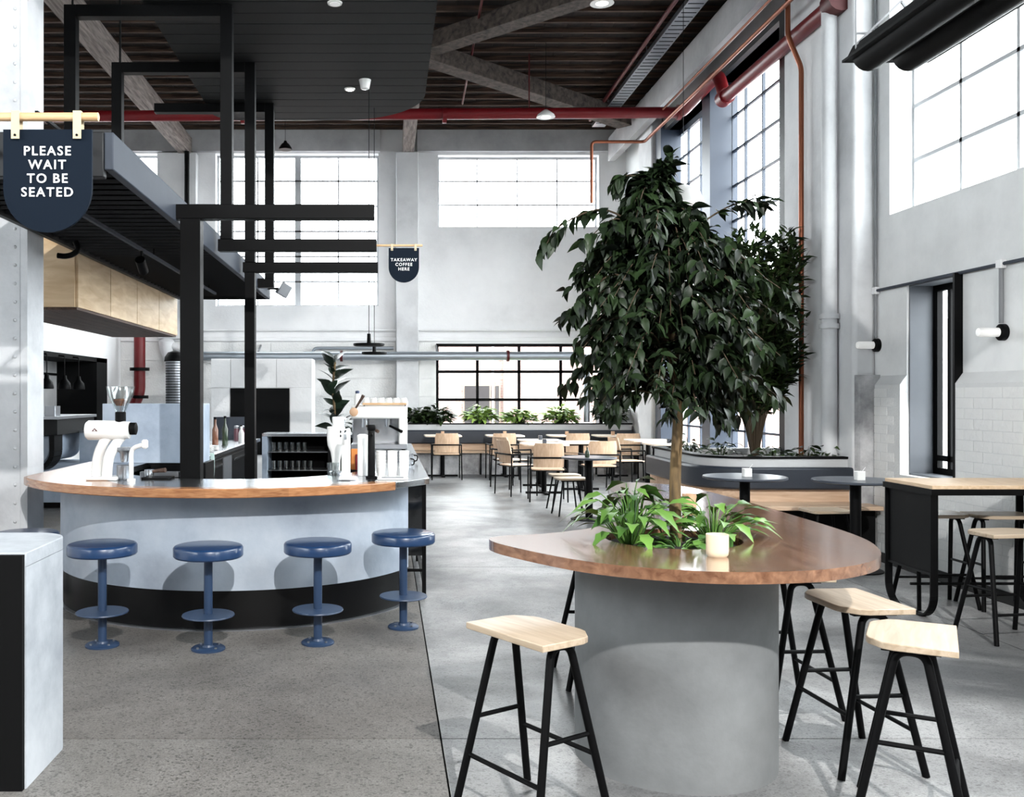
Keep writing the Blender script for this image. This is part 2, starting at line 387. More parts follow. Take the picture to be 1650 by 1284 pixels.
def catmull(pts, sub=8):
    n = len(pts); out = []
    for i in range(n):
        p0, p1, p2, p3 = (Vector(pts[(i+k-1) % n]) for k in range(4))
        for k in range(sub):
            t = k/sub
            out.append(tuple(.5*((2*p1)+(p2-p0)*t+(2*p0-5*p1+4*p2-p3)*t*t+(3*p1-p0-3*p2+p3)*t**3)))
    return out
def rrect(x0, x1, y0, y1, r, n=5):
    return arc(x1-r, y0+r, r, -90, 0, n)+arc(x1-r, y1-r, r, 0, 90, n)+arc(x0+r, y1-r, r, 90, 180, n)+arc(x0+r, y0+r, r, 180, 270, n)
def smooth_path(pts, sub=6):
    P = [Vector(p) for p in pts]; P = [2*P[0]-P[1]]+P+[2*P[-1]-P[-2]]; out = []
    for i in range(1, len(P)-2):
        p0, p1, p2, p3 = P[i-1:i+3]
        for k in range(sub):
            t = k/sub; out.append(.5*((2*p1)+(p2-p0)*t+(2*p0-5*p1+4*p2-p3)*t*t+(3*p1-p0-3*p2+p3)*t**3))
    return out+[P[-2]]
def bend(pts, r, sub=5):
    """polyline with rounded corners of radius r"""
    P = [Vector(p) for p in pts]; out = [P[0]]
    for i in range(1, len(P)-1):
        a = (P[i-1]-P[i]); b = (P[i+1]-P[i]); q = min(r, a.length*.45, b.length*.45)
        s, e = P[i]+a.normalized()*q, P[i]+b.normalized()*q
        for k in range(sub+1):
            t = k/sub; out.append(s*(1-t)**2+P[i]*2*t*(1-t)+e*t*t)
    return out+[P[-1]]
_fonts = {}
def text_mesh(body, size, bold=0.012, depth=.002, spacing=1.22):
    cu = bpy.data.curves.new('lettering', 'FONT'); cu.body = body; cu.size = size; cu.align_x = 'CENTER'; cu.align_y = 'CENTER'
    cu.extrude = depth; cu.offset = bold*size; cu.space_character = spacing; cu.resolution_u = 4
    ob = bpy.data.objects.new('lettering', cu); COL.objects.link(ob)
    dg = bpy.context.evaluated_depsgraph_get()
    me = bpy.data.meshes.new_from_object(ob.evaluated_get(dg)); me.name = 'lettering'
    bpy.data.objects.remove(ob); bpy.data.curves.remove(cu)
    return me
# ================================================================== THE SETTING
def rects(u0, u1, z0, z1, holes):
    us = sorted({u0, u1, *[h[0] for h in holes], *[h[1] for h in holes]}); zs = sorted({z0, z1, *[h[2] for h in holes], *[h[3] for h in holes]})
    us = [u for u in us if u0 <= u <= u1]; zs = [z for z in zs if z0 <= z <= z1]; out = []
    for a, b in zip(us, us[1:]):
        run = None
        for c, d in zip(zs, zs[1:]):
            um, zm = (a+b)/2, (c+d)/2
            hole = any(h[0] < um < h[1] and h[2] < zm < h[3] for h in holes)
            if hole:
                if run: out.append(run); run = None
            else: run = (a, b, run[2] if run else c, d)
        if run: out.append(run)
    return out
CEIL = 6.85
XL, XR, YB, YF = -5.3, 4.8, 19.0, -4.0
XW = -8.0                                   # outer wall beyond the low kitchen partition
# floor: dark joint bed and concrete slabs
fl = tag(MB().box(XW-.35, XR+.35, YF-.3, YB+.35, -.12, -.012).build('floor', 'black_matt'), 'speckled grey concrete floor of the whole room', 'floor', kind='structure')
xs = [XW-.35, -3.3, .24, 3.75, XR+.35]; ys = [YF-.3, .2, 4.15, 8.3, 12.4, 16.2, YB+.35]
for i in range(len(xs)-1):
    for j in range(len(ys)-1):
        g = .004
        left = xs[i+1] < .3
        MB().box(xs[i]+g, xs[i+1]-g, ys[j]+g, ys[j+1]-g, -.1, 0).build('floor_slab', ('floor_mid' if ys[j] < 1 else 'floor_agg') if left and ys[j] < 12 else 'floor_pale', fl)
MB().box(4.46, 4.735, 3.0, 9.2, -.01, .004).build('edge_strip', 'charcoal', fl)
# walls
HB = [(-3.41, -.15, 3.29, 6.34), (-7.7, -4.58, 3.29, 6.34), (1.04, 4.26, 4.87, 6.31), (1.0, 4.36, .85, 2.54)]
mb = MB()
for a, b, c, d in rects(XW-.35, XR+.35, 0, CEIL, HB): mb.box(a, b, YB, YB+.35, c, d)
wb = tag(mb.build('wall_back', 'white_paint'), 'white painted back wall with high gridded windows', 'wall', kind='structure')
mb = MB()
for x0, x1 in ((XW, -.12), (.62, XR)): mb.box(x0, x1, YB-.12, YB, 6.36, CEIL)
mb.build('upper_band', 'grey_paint', wb)
MB().box(.2, .64, YB-.3, YB, 0, 6.3).build('pilaster', 'pilaster', wb, bevel=.015)
MB().box(-4.52, -3.75, YB-.25, YB, 2.62, 6.3).build('pilaster', 'pilaster', wb, bevel=.015)
MB().box(XL, XR, YB-.07, YB, 2.58, 2.66).build('ledge', 'white_paint', wb, bevel=.01)
# painted blocks of the lower back wall
bl = MB().box(0, .996, -.03, 0, 0, .356).mesh('wall_block'); bl2 = MB().box(0, .496, -.03, 0, 0, .356).mesh('wall_block')
for r in range(7):
    x = XL+(.25 if r % 2 else 0)
    z = .02+r*.364
    if r % 2: inst('wall_block', bl2, 'brick_white', wb, Vector((XL-.25, YB, z))-wloc(wb))
    while x < .15:
        inst('wall_block', bl if x+1 < .3 else bl2, 'brick_white', wb, Vector((x, YB, z))-wloc(wb)); x += 1.0
for r in range(7):
    inst('wall_block', bl2, 'brick_white', wb, Vector((.66, YB, .02+r*.364))-wloc(wb), scale=(.66, 1, 1))
HR = [(11.33, 16.3, .5, 6.0), (3.0, 9.05, 3.22, 6.3), (7.92, 8.75, .77, 2.52), (-3.2, 2.4, 3.22, 6.3)]
mb = MB()
for a, b, c, d in rects(YF-.3, YB, 0, CEIL, HR): mb.box(XR, XR+.35, a, b, c, d)
wr = tag(mb.build('wall_right', 'right_paint'), 'stained white side wall with tall windows and pilaster', 'wall', kind='structure')
MB().box(4.58, XR, 9.3, 10.95, 0, CEIL).build('pilaster', 'pilaster', wr, bevel=.04)
MB().prism([(4.8, 9.22), (4.8, 9.34), (4.58, 9.34), (4.62, 9.25)], 0, 1.7).build('worn_corner', 'weathered', wr)
MB().box(4.6, XR, 16.45, 17.3, 0, CEIL).build('pilaster', 'pilaster', wr, bevel=.03)
# thicker lower brickwork with a sloped shoulder
mb = MB()
for a, b, c, d in rects(3.0, 9.2, 0, 1.6, [(7.92, 8.75, .77, 9)]): mb.box(4.735, XR, a, b, c, d)
for a, b in ((3.0, 7.92), (8.75, 9.2)): mb.prism([(4.73, 1.6), (XR, 1.6), (XR, 1.68)], a, b, 'y') if False else mb.add([(4.735,a,1.6),(XR,a,1.6),(XR,a,1.69),(4.735,b,1.6),(XR,b,1.6),(XR,b,1.69)], [(0,1,2),(5,4,3),(0,2,5,3),(0,3,4,1),(1,4,5,2)])
mb.build('mortar_bed', 'mortar_white', wr)
bk = MB().box(-.005, 0, .003, .237, .003, .0835).mesh('brick'); bkh = MB().box(-.005, 0, .003, .117, .003, .0835).mesh('brick')
wl_ = wloc(wr)
for r in range(18):
    z = .01+r*.0865; y = 5.25+(.12 if r % 2 else 0)
    if r % 2: pass
    while y < 9.1:
        w = .24
        if y+.24 > 9.25: w = .12
        inslot = z+.08 > .77 and y+w > 7.9 and y < 8.76
        if not inslot: inst('brick', bk if w == .24 else bkh, 'brick_white', wr, Vector((4.737, y, z))-wl_)
        elif y < 7.8: inst('brick', bkh, 'brick_white', wr, Vector((4.737, y, z))-wl_)
        y += .24
mb = MB()
for a, b, c, d in rects(YF-.3, 8.0, 0, CEIL, [(-3.2, 3.8, 3.22, 6.3)]): mb.box(XL-.35, XL, a, b, c, d)
mb.box(XW, XL-.35, 7.7, 8.0, 0, CEIL); mb.box(XW-.35, XW, 7.7, YB, 0, CEIL)
wl = tag(mb.build('wall_left', 'white_paint'), 'white outer wall on the left side of the hall', 'wall', kind='structure')
mb = MB()
for a, b, c, d in rects(8.0, YB-.04, 0, 2.95, [(14.0, 17.9, .93, 2.19)]): mb.box(XL-.2, XL, a, b, c, d)
tag(mb.build('wall_kitchen', 'white_paint'), 'low white kitchen partition with a black framed pass', 'wall', kind='structure')
mb = MB()
mb.box(XL-.35, XR+.35, YF-.35, YF, 0, CEIL)  # unseen wall, coloured dark to cut light and reflections from the front
tag(mb.build('wall_front', 'charcoal'), 'unseen entrance side wall behind the viewer, made charcoal to cut front light', 'wall', kind='structure')
# ceiling: planks and battens
ce = tag(MB().box(XW-.35, XR+.35, YF-.35, YB+.35, CEIL+.03, CEIL+.15).build('ceiling', 'black_matt'), 'dark timber boarded ceiling with battens', 'ceiling', kind='structure')
x = XW
pm = MB().box(0, .325, 0, YB-YF, 0, .03).mesh('plank')
while x < XR:
    inst('plank', pm, 'roof_board', ce, Vector((x, YF, CEIL+random.uniform(-.004, .004)))-wloc(ce)); x += .332
bm_ = MB().box(0, XR-XW, 0, .05, -.075, 0).mesh('batten')
y = YB-.2
while y > 8.5:
    inst('batten', bm_, 'batten', ce, Vector((XW, y, CEIL))-wloc(ce)); y -= .385
def beam(name, label, p, q, w, h, mat, cat='beam'):
    return tag(MB().bar(p, q, w, h).build(name, mat, bevel=.008), label, cat)
beam('timber_beam', 'long weathered timber beam running back above the bar canopy', (-4.08, 6, 6.45), (-3.98, YB-.02, 6.45), .24, .34, 'old_beam')
beam('timber_beam', 'short stub of weathered beam on the middle pilaster', (.44, 15.0, 6.5), (.44, YB-.02, 6.5), .22, .42, 'old_beam')
beam('roof_brace', 'grey diagonal roof brace sloping down towards the right windows', (.3, 13.7, 6.52), (4.3, 17.1, 6.46), .3, .26, 'old_brace')
beam('roof_brace', 'dark diagonal roof brace rising towards the viewer', (.5, 13.9, 6.58), (4.2, 10.4, 6.58), .3, .24, 'old_brace')
beam('side_beam', 'pale painted beam above the tall right windows', (4.48, 7, 6.38), (4.48, YB-.13, 6.38), .14, .46, 'grey_paint')
# windows -----------------------------------------------------------
def window(n, plane, at, a0, a1, z0, z1, cols, rows, frame, bar, thick=.05, depth=.05, mat='window_bar', matb=None, heavy=(), label=''):
    """plane 'y': wall facing the camera (a = X); plane 'x': side wall (a = Y)"""
    def bx(mb, p0, p1, c, d, t):
        return mb.box(p0, p1, at, at+t, c, d) if plane == 'y' else mb.box(at, at+t, p0, p1, c, d)
    root = struct('window_%d' % n, ((a0+a1)/2, at, z0) if plane == 'y' else (at, (a0+a1)/2, z0), label)
    mb = MB()
    for q in ((a0, a0+frame, z0, z1), (a1-frame, a1, z0, z1), (a0+frame, a1-frame, z0, z0+frame), (a0+frame, a1-frame, z1-frame, z1)): bx(mb, *q, depth)
    mb.build('window_frame', mat, root)
    us = cols if isinstance(cols, list) else [a0+(a1-a0)*k/cols for k in range(1, cols)]
    zs = rows if isinstance(rows, list) else [z0+(z1-z0)*k/rows for k in range(1, rows)]
    for k, u in enumerate(us):
        w = bar if k not in heavy else heavy[k]
        bx(MB(), u-w/2, u+w/2, z0+frame, z1-frame, depth*(1.6 if k in heavy else .8)).build('mullion', matb or mat, root)
    for z in zs: bx(MB(), a0+frame, a1-frame, z-bar/2, z+bar/2, depth*.7).build('transom', matb or mat, root)
    U = [a0]+us+[a1]; Z = [z0]+zs+[z1]
    for i in range(len(U)-1):
        for j in range(len(Z)-1):
            mb = MB(); c = at+depth*.45
            if plane == 'y': mb.box(U[i]+.005, U[i+1]-.005, c, c+.005, Z[j]+.005, Z[j+1]-.005)
            else: mb.box(c, c+.005, U[i]+.005, U[i+1]-.005, Z[j]+.005, Z[j+1]-.005)
            mb.build('pane', 'glass', root)
    return root
window(1, 'y', YB+.2, -3.41, -.15, 3.29, 6.34, 4, 6, .04, .03, heavy={1: .12}, label='high white gridded window left of the middle pilaster')
window(2, 'y', YB+.2, 1.04, 4.26, 4.87, 6.31, 4, 3, .04, .026, label='high gridded window right of the middle pilaster')
window(3, 'y', YB+.12, 1.0, 4.36, .85, 2.54, 4, 3, .06, .055, mat='black', label='low black steel window behind the row of plants')
window(4, 'y', YB+.2, -7.7, -4.58, 3.29, 6.34, 4, 6, .04, .026, label='high gridded window above the kitchen partition')
window(5, 'x', XR+.18, 11.33, 16.3, .5, 6.0, [11.95, 12.57, 13.19, 13.82, 14.44, 15.06, 15.68], 11, .1, .03, mat='navy_steel', matb='navy_steel', heavy={3: .34}, label='tall navy steel window behind the trees')
window(6, 'x', XR+.22, 3.0, 9.05, 3.22, 6.3, 8, 6, .03, .036, label='large white gridded window high on the right wall')
window(7, 'x', XR+.22, -3.2, 2.4, 3.22, 6.3, 7, 6, .03, .04, label='unseen high gridded side window behind the viewer, added for light')  # unseen bay repeated behind the camera, added for its daylight
window(8, 'x', XL-.25, -3.2, 3.8, 3.22, 6.3, 9, 6, .03, .04, label='unseen high gridded window on the left wall, added to light the right wall')  # unseen window, added so daylight reaches the right wall
w9 = window(9, 'x', XR+.24, 7.92, 8.75, .77, 2.52, [8.18, 8.5], [.93], .07, .05, mat='black', matb='black', label='narrow deep slot window with black frame in the right wall')
mb = MB()
mb.box(XR+.02, XR+.23, 8.735, 8.75, .77, 2.52); mb.box(XR+.02, XR+.23, 7.92, 8.75, 2.505, 2.52); mb.box(XR+.02, XR+.23, 7.92, 8.75, .77, .785)
mb.build('reveal_lining', 'slot_grey', w9)
MB().box(4.73, XR+.3, 7.90, 7.925, .77, 2.52).build('reveal_edge', 'black', w9)
# interior casing of the tall windows
MB().box(4.7, XR+.2, 11.1, 11.35, .5, 6.1).build('casing', 'steel_dark', bpy.data.objects['window_5'])
MB().box(4.66, XR+.2, 13.66, 14.0, .5, 6.1).build('casing', 'navy_steel', bpy.data.objects['window_5'])
MB().box(4.66, XR+.2, 16.1, 16.42, .5, 6.1).build('casing', 'navy_steel', bpy.data.objects['window_5'])
MB().box(4.72, XR+.2, 11.1, 16.42, 6.0, 6.14).build('casing', 'steel_dark', bpy.data.objects['window_5'])
# outside ----------------------------------------------------------
tag(MB().box(-60, 60, YB+.6, 90, -.3, -.14).build('street_ground', 'asphalt'), 'pale street ground outside the back windows', 'ground', kind='structure')
tag(MB().box(5.6, 60, -40, YB+.5, -.3, -.14).build('side_ground', 'asphalt'), 'pale ground outside the right windows', 'ground', kind='structure')
eb = thing('brick_building', 'washed out red brick building across the street behind the low window', 'building', (4, 27, -.14))
MB().box(-12, 16, 27, 33, -.14, 3.7).build('brick_wall', 'ext_brick', eb)
for a, b, c, d in ((2.18, 2.98, .4, 1.82), (3.05, 3.25, .4, 1.82), (5.9, 6.3, .6, 1.3)):
    f = MB().box(a, b, 26.94, 27.01, c, d).build('window', 'ext_trim', eb)
    MB().box(a+.05, b-.05, 26.9, 26.945, c+.05, d-.05).build('pane', 'ext_dark', f)
MB().box(3.32, 3.58, 26.85, 27, -.14, 3.7).build('drain_pier', 'ext_trim', eb)
MB().box(3.0, 3.06, 26.9, 27, -.14, 3.7).build('downpipe', 'white_paint', eb)

# ================================================================== PIPES AND SERVICES
def pipe(name, label, pts, r, mat, rb=.12, cat='pipe', n=12): return tag(MB().tube(bend(pts, rb), r, n).build(name, mat), label, cat)
rp = thing('red_sprinkler_main', 'thick red fire pipe crossing the room and turning along the right wall', 'pipe', (0, 14.6, 5.7))
MB().tube(bend([(-7.9, 14.6, 5.77), (4.55, 14.6, 5.85), (4.55, 13.0, 5.9), (4.55, 12.75, 5.5), (4.52, 9.45, 5.45)], .14), .085, 14).build('main_pipe', 'red', rp)
for (x, y, z, ax) in ((.9, 14.6, 5.8, 'x'), (-2.2, 14.6, 5.79, 'x'), (4.5, 14.6, 5.85, 'x')):
    MB().cyl((x-.03, y, z), (x+.03, y, z), .115, 14).build('coupling', 'red', rp)
MB().cyl((4.52, 9.42, 5.45), (4.52, 9.62, 5.45), .13, 14).build('coupling', 'red_dark', rp)
MB().cyl((4.55, 12.66, 5.5), (4.55, 12.84, 5.5), .11, 14).build('coupling', 'red', rp)
for x in (-1.0, 2.2): MB().cyl((x, 14.6, 5.85), (x, 14.6, CEIL-.1), .012, 6).build('hanger_rod', 'red_dark', rp)
pipe('red_branch_pipe', 'thin red pipe beside the cable tray under the ceiling', [(3.72, 9, 6.6), (3.78, 17.6, 6.6)], .03, 'red_dark')
pipe('red_branch_pipe', 'thin red sprinkler dropper line left of the brace', [(1.2, 10, 6.66), (1.35, 16.8, 6.66)], .018, 'red_dark')
ct = thing('cable_tray', 'galvanised perforated cable tray under the ceiling near the right wall', 'cable tray', (3.98, 13, 6.52))
MB().box(3.86, 4.1, 8.5, 17.8, 6.53, 6.54).build('tray_base', 'stainless_dull', ct)
for x in (3.86, 4.095): MB().box(x, x+.006, 8.5, 17.8, 6.54, 6.6).build('tray_side', 'stainless_dull', ct)
for y in (9.5, 12, 14.5, 17): MB().bar((3.98, y, 6.56), (3.98, y, CEIL-.02), .012, .012).build('hanger_rod', 'stainless_dull', ct)
sm = MB().box(-.1, .1, -.012, .012, 0, .004).mesh('tray_slot')
for k in range(60): inst('tray_slot', sm, 'black_matt', ct, Vector((3.98, 9.0+k*.145, 6.5275))-wloc(ct))
pipe('copper_pipe', 'copper water pipe climbing the pilaster beside the tall window', [(4.5, 10.29, .1), (4.5, 10.29, 5.05), (4.38, 10.35, 5.42), (4.38, 10.35, 6.1)], .027, 'copper', .06)
pipe('copper_pipe', 'copper pipe dropping past the high back window then running along the right wall', [(3.42, 15.8, 4.7), (3.42, 15.8, 5.72), (4.3, 15.8, 5.72), (4.32, 9.3, 5.72)], .026, 'copper', .08)
pipe('copper_pipe', 'second thin copper pipe running beside the first along the right wall', [(4.2, 14.4, 5.84), (4.24, 9.3, 5.86)], .016, 'copper', .05)
dp = thing('downpipe', 'white painted downpipe with collar on the right pilaster', 'pipe', (4.5, 9.62, 0))
MB().cyl((4.49, 9.62, 0), (4.49, 9.62, 6.12), .075, 18).build('pipe_shaft', 'pilaster', dp)
for z in (2.2, 2.3): MB().cyl((4.49, 9.62, z-.025), (4.49, 9.62, z+.025), .095, 18).build('collar', 'pilaster', dp)
cp = thing('conduit_run', 'grey electrical conduit feeding the two wall lamps on the right wall', 'conduit', (4.77, 9.25, 2.0))
MB().tube([(4.775, 9.26, 2.06), (4.775, 9.26, 6.8)], .014, 8).build('riser', 'thin_steel', cp)
MB().tube([(4.775, 9.26, 2.52), (4.775, 3.2, 2.52)], .014, 8).build('horizontal_run', 'steel_grey', cp)
MB().tube([(4.775, 7.37, 2.52), (4.775, 7.37, 2.06)], .017, 8).build('dropper', 'thin_steel', cp)
for y in (9.26, 7.37): MB().box(4.75, 4.798, y-.035, y+.035, 2.485, 2.555).build('junction_box', 'white_paint', cp, bevel=.006)
gp = thing('galvanised_duct', 'grey galvanised pipe along the back wall with red joints', 'pipe', (-.2, 18.55, 2.2))
MB().tube([(-4.1, 18.55, 2.27), (3.86, 18.55, 2.27)], .085, 16).build('duct', 'galv', gp)
MB().tube([(3.92, 18.55, 2.3), (3.92, 18.55, .98)], .06, 12).build('dropper', 'galv', gp)
for x in (-.87, 2.38, 3.83): MB().cyl((x-.025, 18.55, 2.27), (x+.025, 18.55, 2.27), .11, 16).build('red_joint', 'red_dark', gp)
for x in (-2.5, 1.0): MB().bar((x, 18.55, 2.35), (x, 18.98, 2.5), .03, .03).build('bracket', 'thin_steel', gp)
pipe('wall_conduit', 'thin white conduit running above the galvanised pipe', [(-3.9, 18.9, 2.8), (4.3, 18.9, 2.8)], .02, 'white_paint')
pipe('wall_conduit', 'bent grey conduit behind the flat hanging lamps', [(-1.45, 18.86, 2.2), (-1.45, 18.86, 2.44), (.15, 18.86, 2.44)], .03, 'galv', .1)
pipe('wall_pipe', 'black vertical pipe under the end of the long timber beam', [(-3.9, 18.6, 3.0), (-3.9, 18.6, 6.28)], .05, 'black')
hy = thing('hydrant_riser', 'red vertical hydrant pipe with flange by the kitchen wall', 'pipe', (-4.8, 18.5, 0))
MB().tube(bend([(-4.8, 18.5, 2.9), (-4.8, 18.5, 1.55), (-4.9, 18.42, 1.3), (-4.9, 18.42, .0)], .15), .11, 14).build('riser', 'red', hy)
MB().cyl((-4.8, 18.5, 1.98), (-4.8, 18.5, 2.04), .19, 16).build('flange', 'black', hy)
MB().cyl((-4.8, 18.5, 1.44), (-4.8, 18.5, 1.5), .17, 16).build('flange', 'black', hy)
hb = thing('wall_bracket', 'white funnel shaped wall fitting right of the red hydrant pipe', 'bracket', (-4.35, 18.9, 1.9))
MB().lathe([(.03, -.35), (.05, -.1), (.14, .12), (.16, .26), (.1, .34)], 14, (-4.36, 18.86, 2.3)).build('funnel', 'white_paint', hb)
MB().cyl((-4.3, 18.86, 2.5), (-4.0, 18.8, 2.42), .07, 12).build('arm', 'white_paint', hb)
th = thing('perforated_heater', 'tall perforated metal cylinder with domed black cap beside the front post', 'heater', (-3.98, 17.9, 0))
MB().cyl((-3.98, 17.9, .1), (-3.98, 17.9, 2.16), .17, 18).build('perforated_body', 'stainless_dull', th)
for k in range(28): MB().lathe([(.172, 0), (.174, .008), (.172, .016)], 18, (-3.98, 17.9, .75+k*.05)).build('slot_band', 'charcoal', th)
MB().lathe([(.2, 0), (.19, .08), (.13, .17), (.03, .2)], 18, (-3.98, 17.9, 2.14)).build('cap', 'black', th)
MB().cyl((-3.98, 17.9, 0), (-3.98, 17.9, .1), .2, 18).build('base', 'black', th)
# riveted column ---------------------------------------------------
co = thing('riveted_column', 'white painted steel column with rows of rivets at the left edge', 'column', (-2.95, 7.15, 0))
MB().box(-3.3, -2.69, 7.0, 7.3, 0, CEIL).build('column_body', 'column_white', co, bevel=.01)
MB().box(-2.69, -2.64, 6.99, 7.32, 0, CEIL).build('angle_edge', 'column_white', co)
rm = MB().lathe([(.014, 0), (.012, .007), (.006, .012), (0, .013)], 8, axis='y').mesh('rivet'); rm.transform(Matrix.Rotation(PI, 4, 'Z'))
k = 0
for z in [i*.135+.3 for i in range(34)]:
    inst('rivet', rm, 'column_white', co, Vector((-2.735, 7.0, z))-wloc(co))
    inst('rivet', rm, 'column_white', co, Vector((-2.87, 7.0, z+.06))-wloc(co))
# ================================================================== CEILING RAFT, CANOPY, FRAMES
ra = thing('ceiling_raft', 'charcoal boarded ceiling raft with rounded corner hanging over the bar', 'ceiling panel', (-.8, 8, 4.8))
RX0, RX1, RY0, RY1, RR = -2.04, .43, 4.6, 11.4, 1.0
out = [(RX0, RY0), (RX1, RY0)]+arc(RX1-RR, RY1-RR, RR, 0, 90, 12)+arc(RX0+.3, RY1-.3, .3, 90, 180, 5)
MB().prism(out, 4.82, 5.0).build('raft_body', 'charcoal', ra)
def xr(y):
    if y <= RY1-RR: return RX1
    return RX1-RR+math.sqrt(max(0, RR*RR-(y-(RY1-RR))**2))
def xl_(y):
    if y <= RY1-.3: return RX0
    return RX0+.3-math.sqrt(max(0, .09-(y-(RY1-.3))**2))
y = RY0
while y < RY1-.02:
    y1 = min(y+.236, RY1); ysub = [y+.003+(y1-y-.006)*k/4 for k in range(5)]
    MB().prism([(xl_(q), q) for q in reversed(ysub)]+[(xr(q), q) for q in ysub], 4.80, 4.82).build('board', 'charcoal', ra)
    y += .24
for x, y in ((-1.8, 5.5), (.2, 5.5), (-1.8, 10.8), (-.6, 10.9), (.2, 8)): MB().cyl((x, y, 5.0), (x, y, CEIL-.1), .012, 6).build('hanger_rod', 'black', ra)
sd = thing('smoke_detector', 'white smoke detector cup under the dark ceiling raft', 'detector', (-.22, 9.94, 4.8))
MB().lathe([(.03, -.095), (.045, -.09), (.06, -.02), (.065, 0)], 16, (-.22, 9.94, 4.8)).build('housing', 'white_enamel', sd)
dl = thing('recessed_downlight', 'small lit downlight set in the raft below the detector', 'light', (-.39, 10.22, 4.8))
MB().lathe([(.055, -.012), (.06, 0)], 14, (-.39, 10.22, 4.8)).build('trim_ring', 'white_enamel', dl); MB().lathe([(.04, -.016), (.042, -.011)], 12, (-.39, 10.22, 4.8)).build('lens', 'glow', dl)
dl2 = thing('recessed_downlight', 'pale downlight in the raft at the top edge of the photo', 'light', (-.43, 7.98, 4.8))
MB().lathe([(.06, -.012), (.065, 0)], 14, (-.43, 7.98, 4.8)).build('trim_ring', 'white_enamel', dl2); MB().lathe([(.045, -.016), (.047, -.011)], 12, (-.43, 7.98, 4.8)).build('lens', 'opal', dl2)
# canopy
ca = thing('steel_canopy', 'long dark louvred steel canopy with grey side beam over the bar', 'canopy', (-2.0, 8.4, 2.7))
MB().box(-1.5, -1.45, 5.05, 11.9, 2.70, 2.90).build('side_beam', 'steel_grey', ca, bevel=.006)
MB().box(-2.6, -1.5, 5.04, 5.10, 2.66, 2.90).build('front_beam', 'steel_dark', ca, bevel=.006)
MB().box(-2.6, -2.56, 5.10, 11.9, 2.70, 2.90).build('side_beam', 'steel_dark', ca)
MB().box(-2.56, -1.5, 11.84, 11.9, 2.70, 2.90).build('end_beam', 'steel_dark', ca)
MB().box(-2.56, -1.5, 5.1, 11.84, 2.86, 2.875).build('top_sheet', 'black_matt', ca)
lm = MB().box(-1.055/2, 1.055/2, 0, .1, 0, .022).mesh('louvre_slat')
for k in range(44): inst('louvre_slat', lm, 'steel_dark', ca, Vector((-2.03, 5.16+k*.152, 2.72))-wloc(ca), rot=(.35, 0, 0))
tr = thing('track_rail', 'thin grey lighting track slung under the canopy louvres', 'track', (-2.1, 8, 2.6))
MB().box(-1.97, -1.945, 5.9, 10.9, 2.655, 2.68).build('rail', 'steel_grey', tr)
for y in (6.0, 8, 10.5): MB().cyl((-1.957, y, 2.68), (-1.957, y, 2.75), .006, 6).build('stem', 'black', tr)
for i, (y, dx) in enumerate(((7.6, 0), (9.3, 0))):
    sp = thing('track_spotlight', ('black track spotlight under the canopy left of the front post', 'black track spotlight under the canopy behind the front post')[i], 'spotlight', (-1.957, y, 2.5))
    MB().cyl((-1.957, y, 2.56), (-1.957, y, 2.655), .012, 8).build('stem', 'black', sp)
    MB().cyl((-1.957, y-.05, 2.58), (-1.957, y+.07, 2.5), .04, 12).build('head', 'black', sp)
hk = thing('hanging_speaker', 'black curved bracket hanging before the plywood cabinet', 'speaker', (-2.47, 7.4, 2.5))
MB().tube(smooth_path([(-2.42, 7.4, 2.7), (-2.4, 7.4, 2.64), (-2.44, 7.4, 2.6), (-2.5, 7.4, 2.585), (-2.56, 7.4, 2.59)]), .022, 10).build('arm', 'black', hk)
sp = thing('angled_spotlight', 'grey box spotlight tilted at the far end of the canopy', 'spotlight', (-1.28, 11.7, 2.7))
o = MB().box(-.07, .07, -.07, .07, -.08, .08).build('head', 'stainless_dull', sp, loc=(.02, 0, .1), bevel=.01); o.rotation_euler = (.2, .5, .4)
MB().bar((-1.45, 11.7, 2.82), (-1.3, 11.7, 2.81), .03, .03).build('arm', 'black', sp)
# plywood overhead cabinet
oc = thing('overhead_cabinet', 'pale plywood overhead cabinet with four doors and dark boarded underside', 'cabinet', (-3.0, 10, 2.23))
MB().box(-3.42, -2.64, 8.05, 11.9, 2.25, 2.85).build('carcass', 'cab_ply', oc, bevel=.004)
for k in range(4):
    MB().box(-2.64, -2.615, 8.07+k*.96, 8.07+k*.96+.945, 2.25, 2.85).build('door', 'cab_ply', oc, bevel=.003)
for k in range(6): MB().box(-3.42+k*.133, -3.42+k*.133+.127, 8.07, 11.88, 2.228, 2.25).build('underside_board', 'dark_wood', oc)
for x in (-3.3, -2.8): MB().cyl((x, 10, 2.85), (x, 10, CEIL-.1), .012, 6).build('hanger_rod', 'black', oc)
# portal frames in black square tube
S = .1
for i, (Y, label) in enumerate(((6.6, 'black square tube frame with the front post standing in the bar'), (8.06, 'middle black square tube frame hanging from the raft with a short arm'), (9.45, 'far black square tube frame with a full height post behind the bar'))):
    f = thing('square_tube_gantry', label, 'frame', (-1.35, Y, 0), group='black steel frames over the bar')
    h = S/2
    MB().box(-1.47 if i == 0 else -1.42, -.08, Y-h, Y+h, 2.72, 2.82).build('arm', 'black', f, bevel=.004)
    if i != 1: MB().box(-1.35-.07 if i == 0 else -1.4, -1.35+.07 if i == 0 else -1.3, Y-.06, Y+.06, 0, 2.72).build('post', 'black', f, bevel=.004)
    if i:
        MB().box(-1.4, -1.3, Y-h, Y+h, 2.82, 4.8).build('hanger', 'black', f, bevel=.004)
        MB().box(-2.62, -1.4, Y-h, Y+h, 4.70, 4.8).build('top_beam', 'black', f, bevel=.004)
        MB().box(-2.72, -2.62, Y-h, Y+h, 2.9, 4.8).build('hanger', 'black', f, bevel=.004)
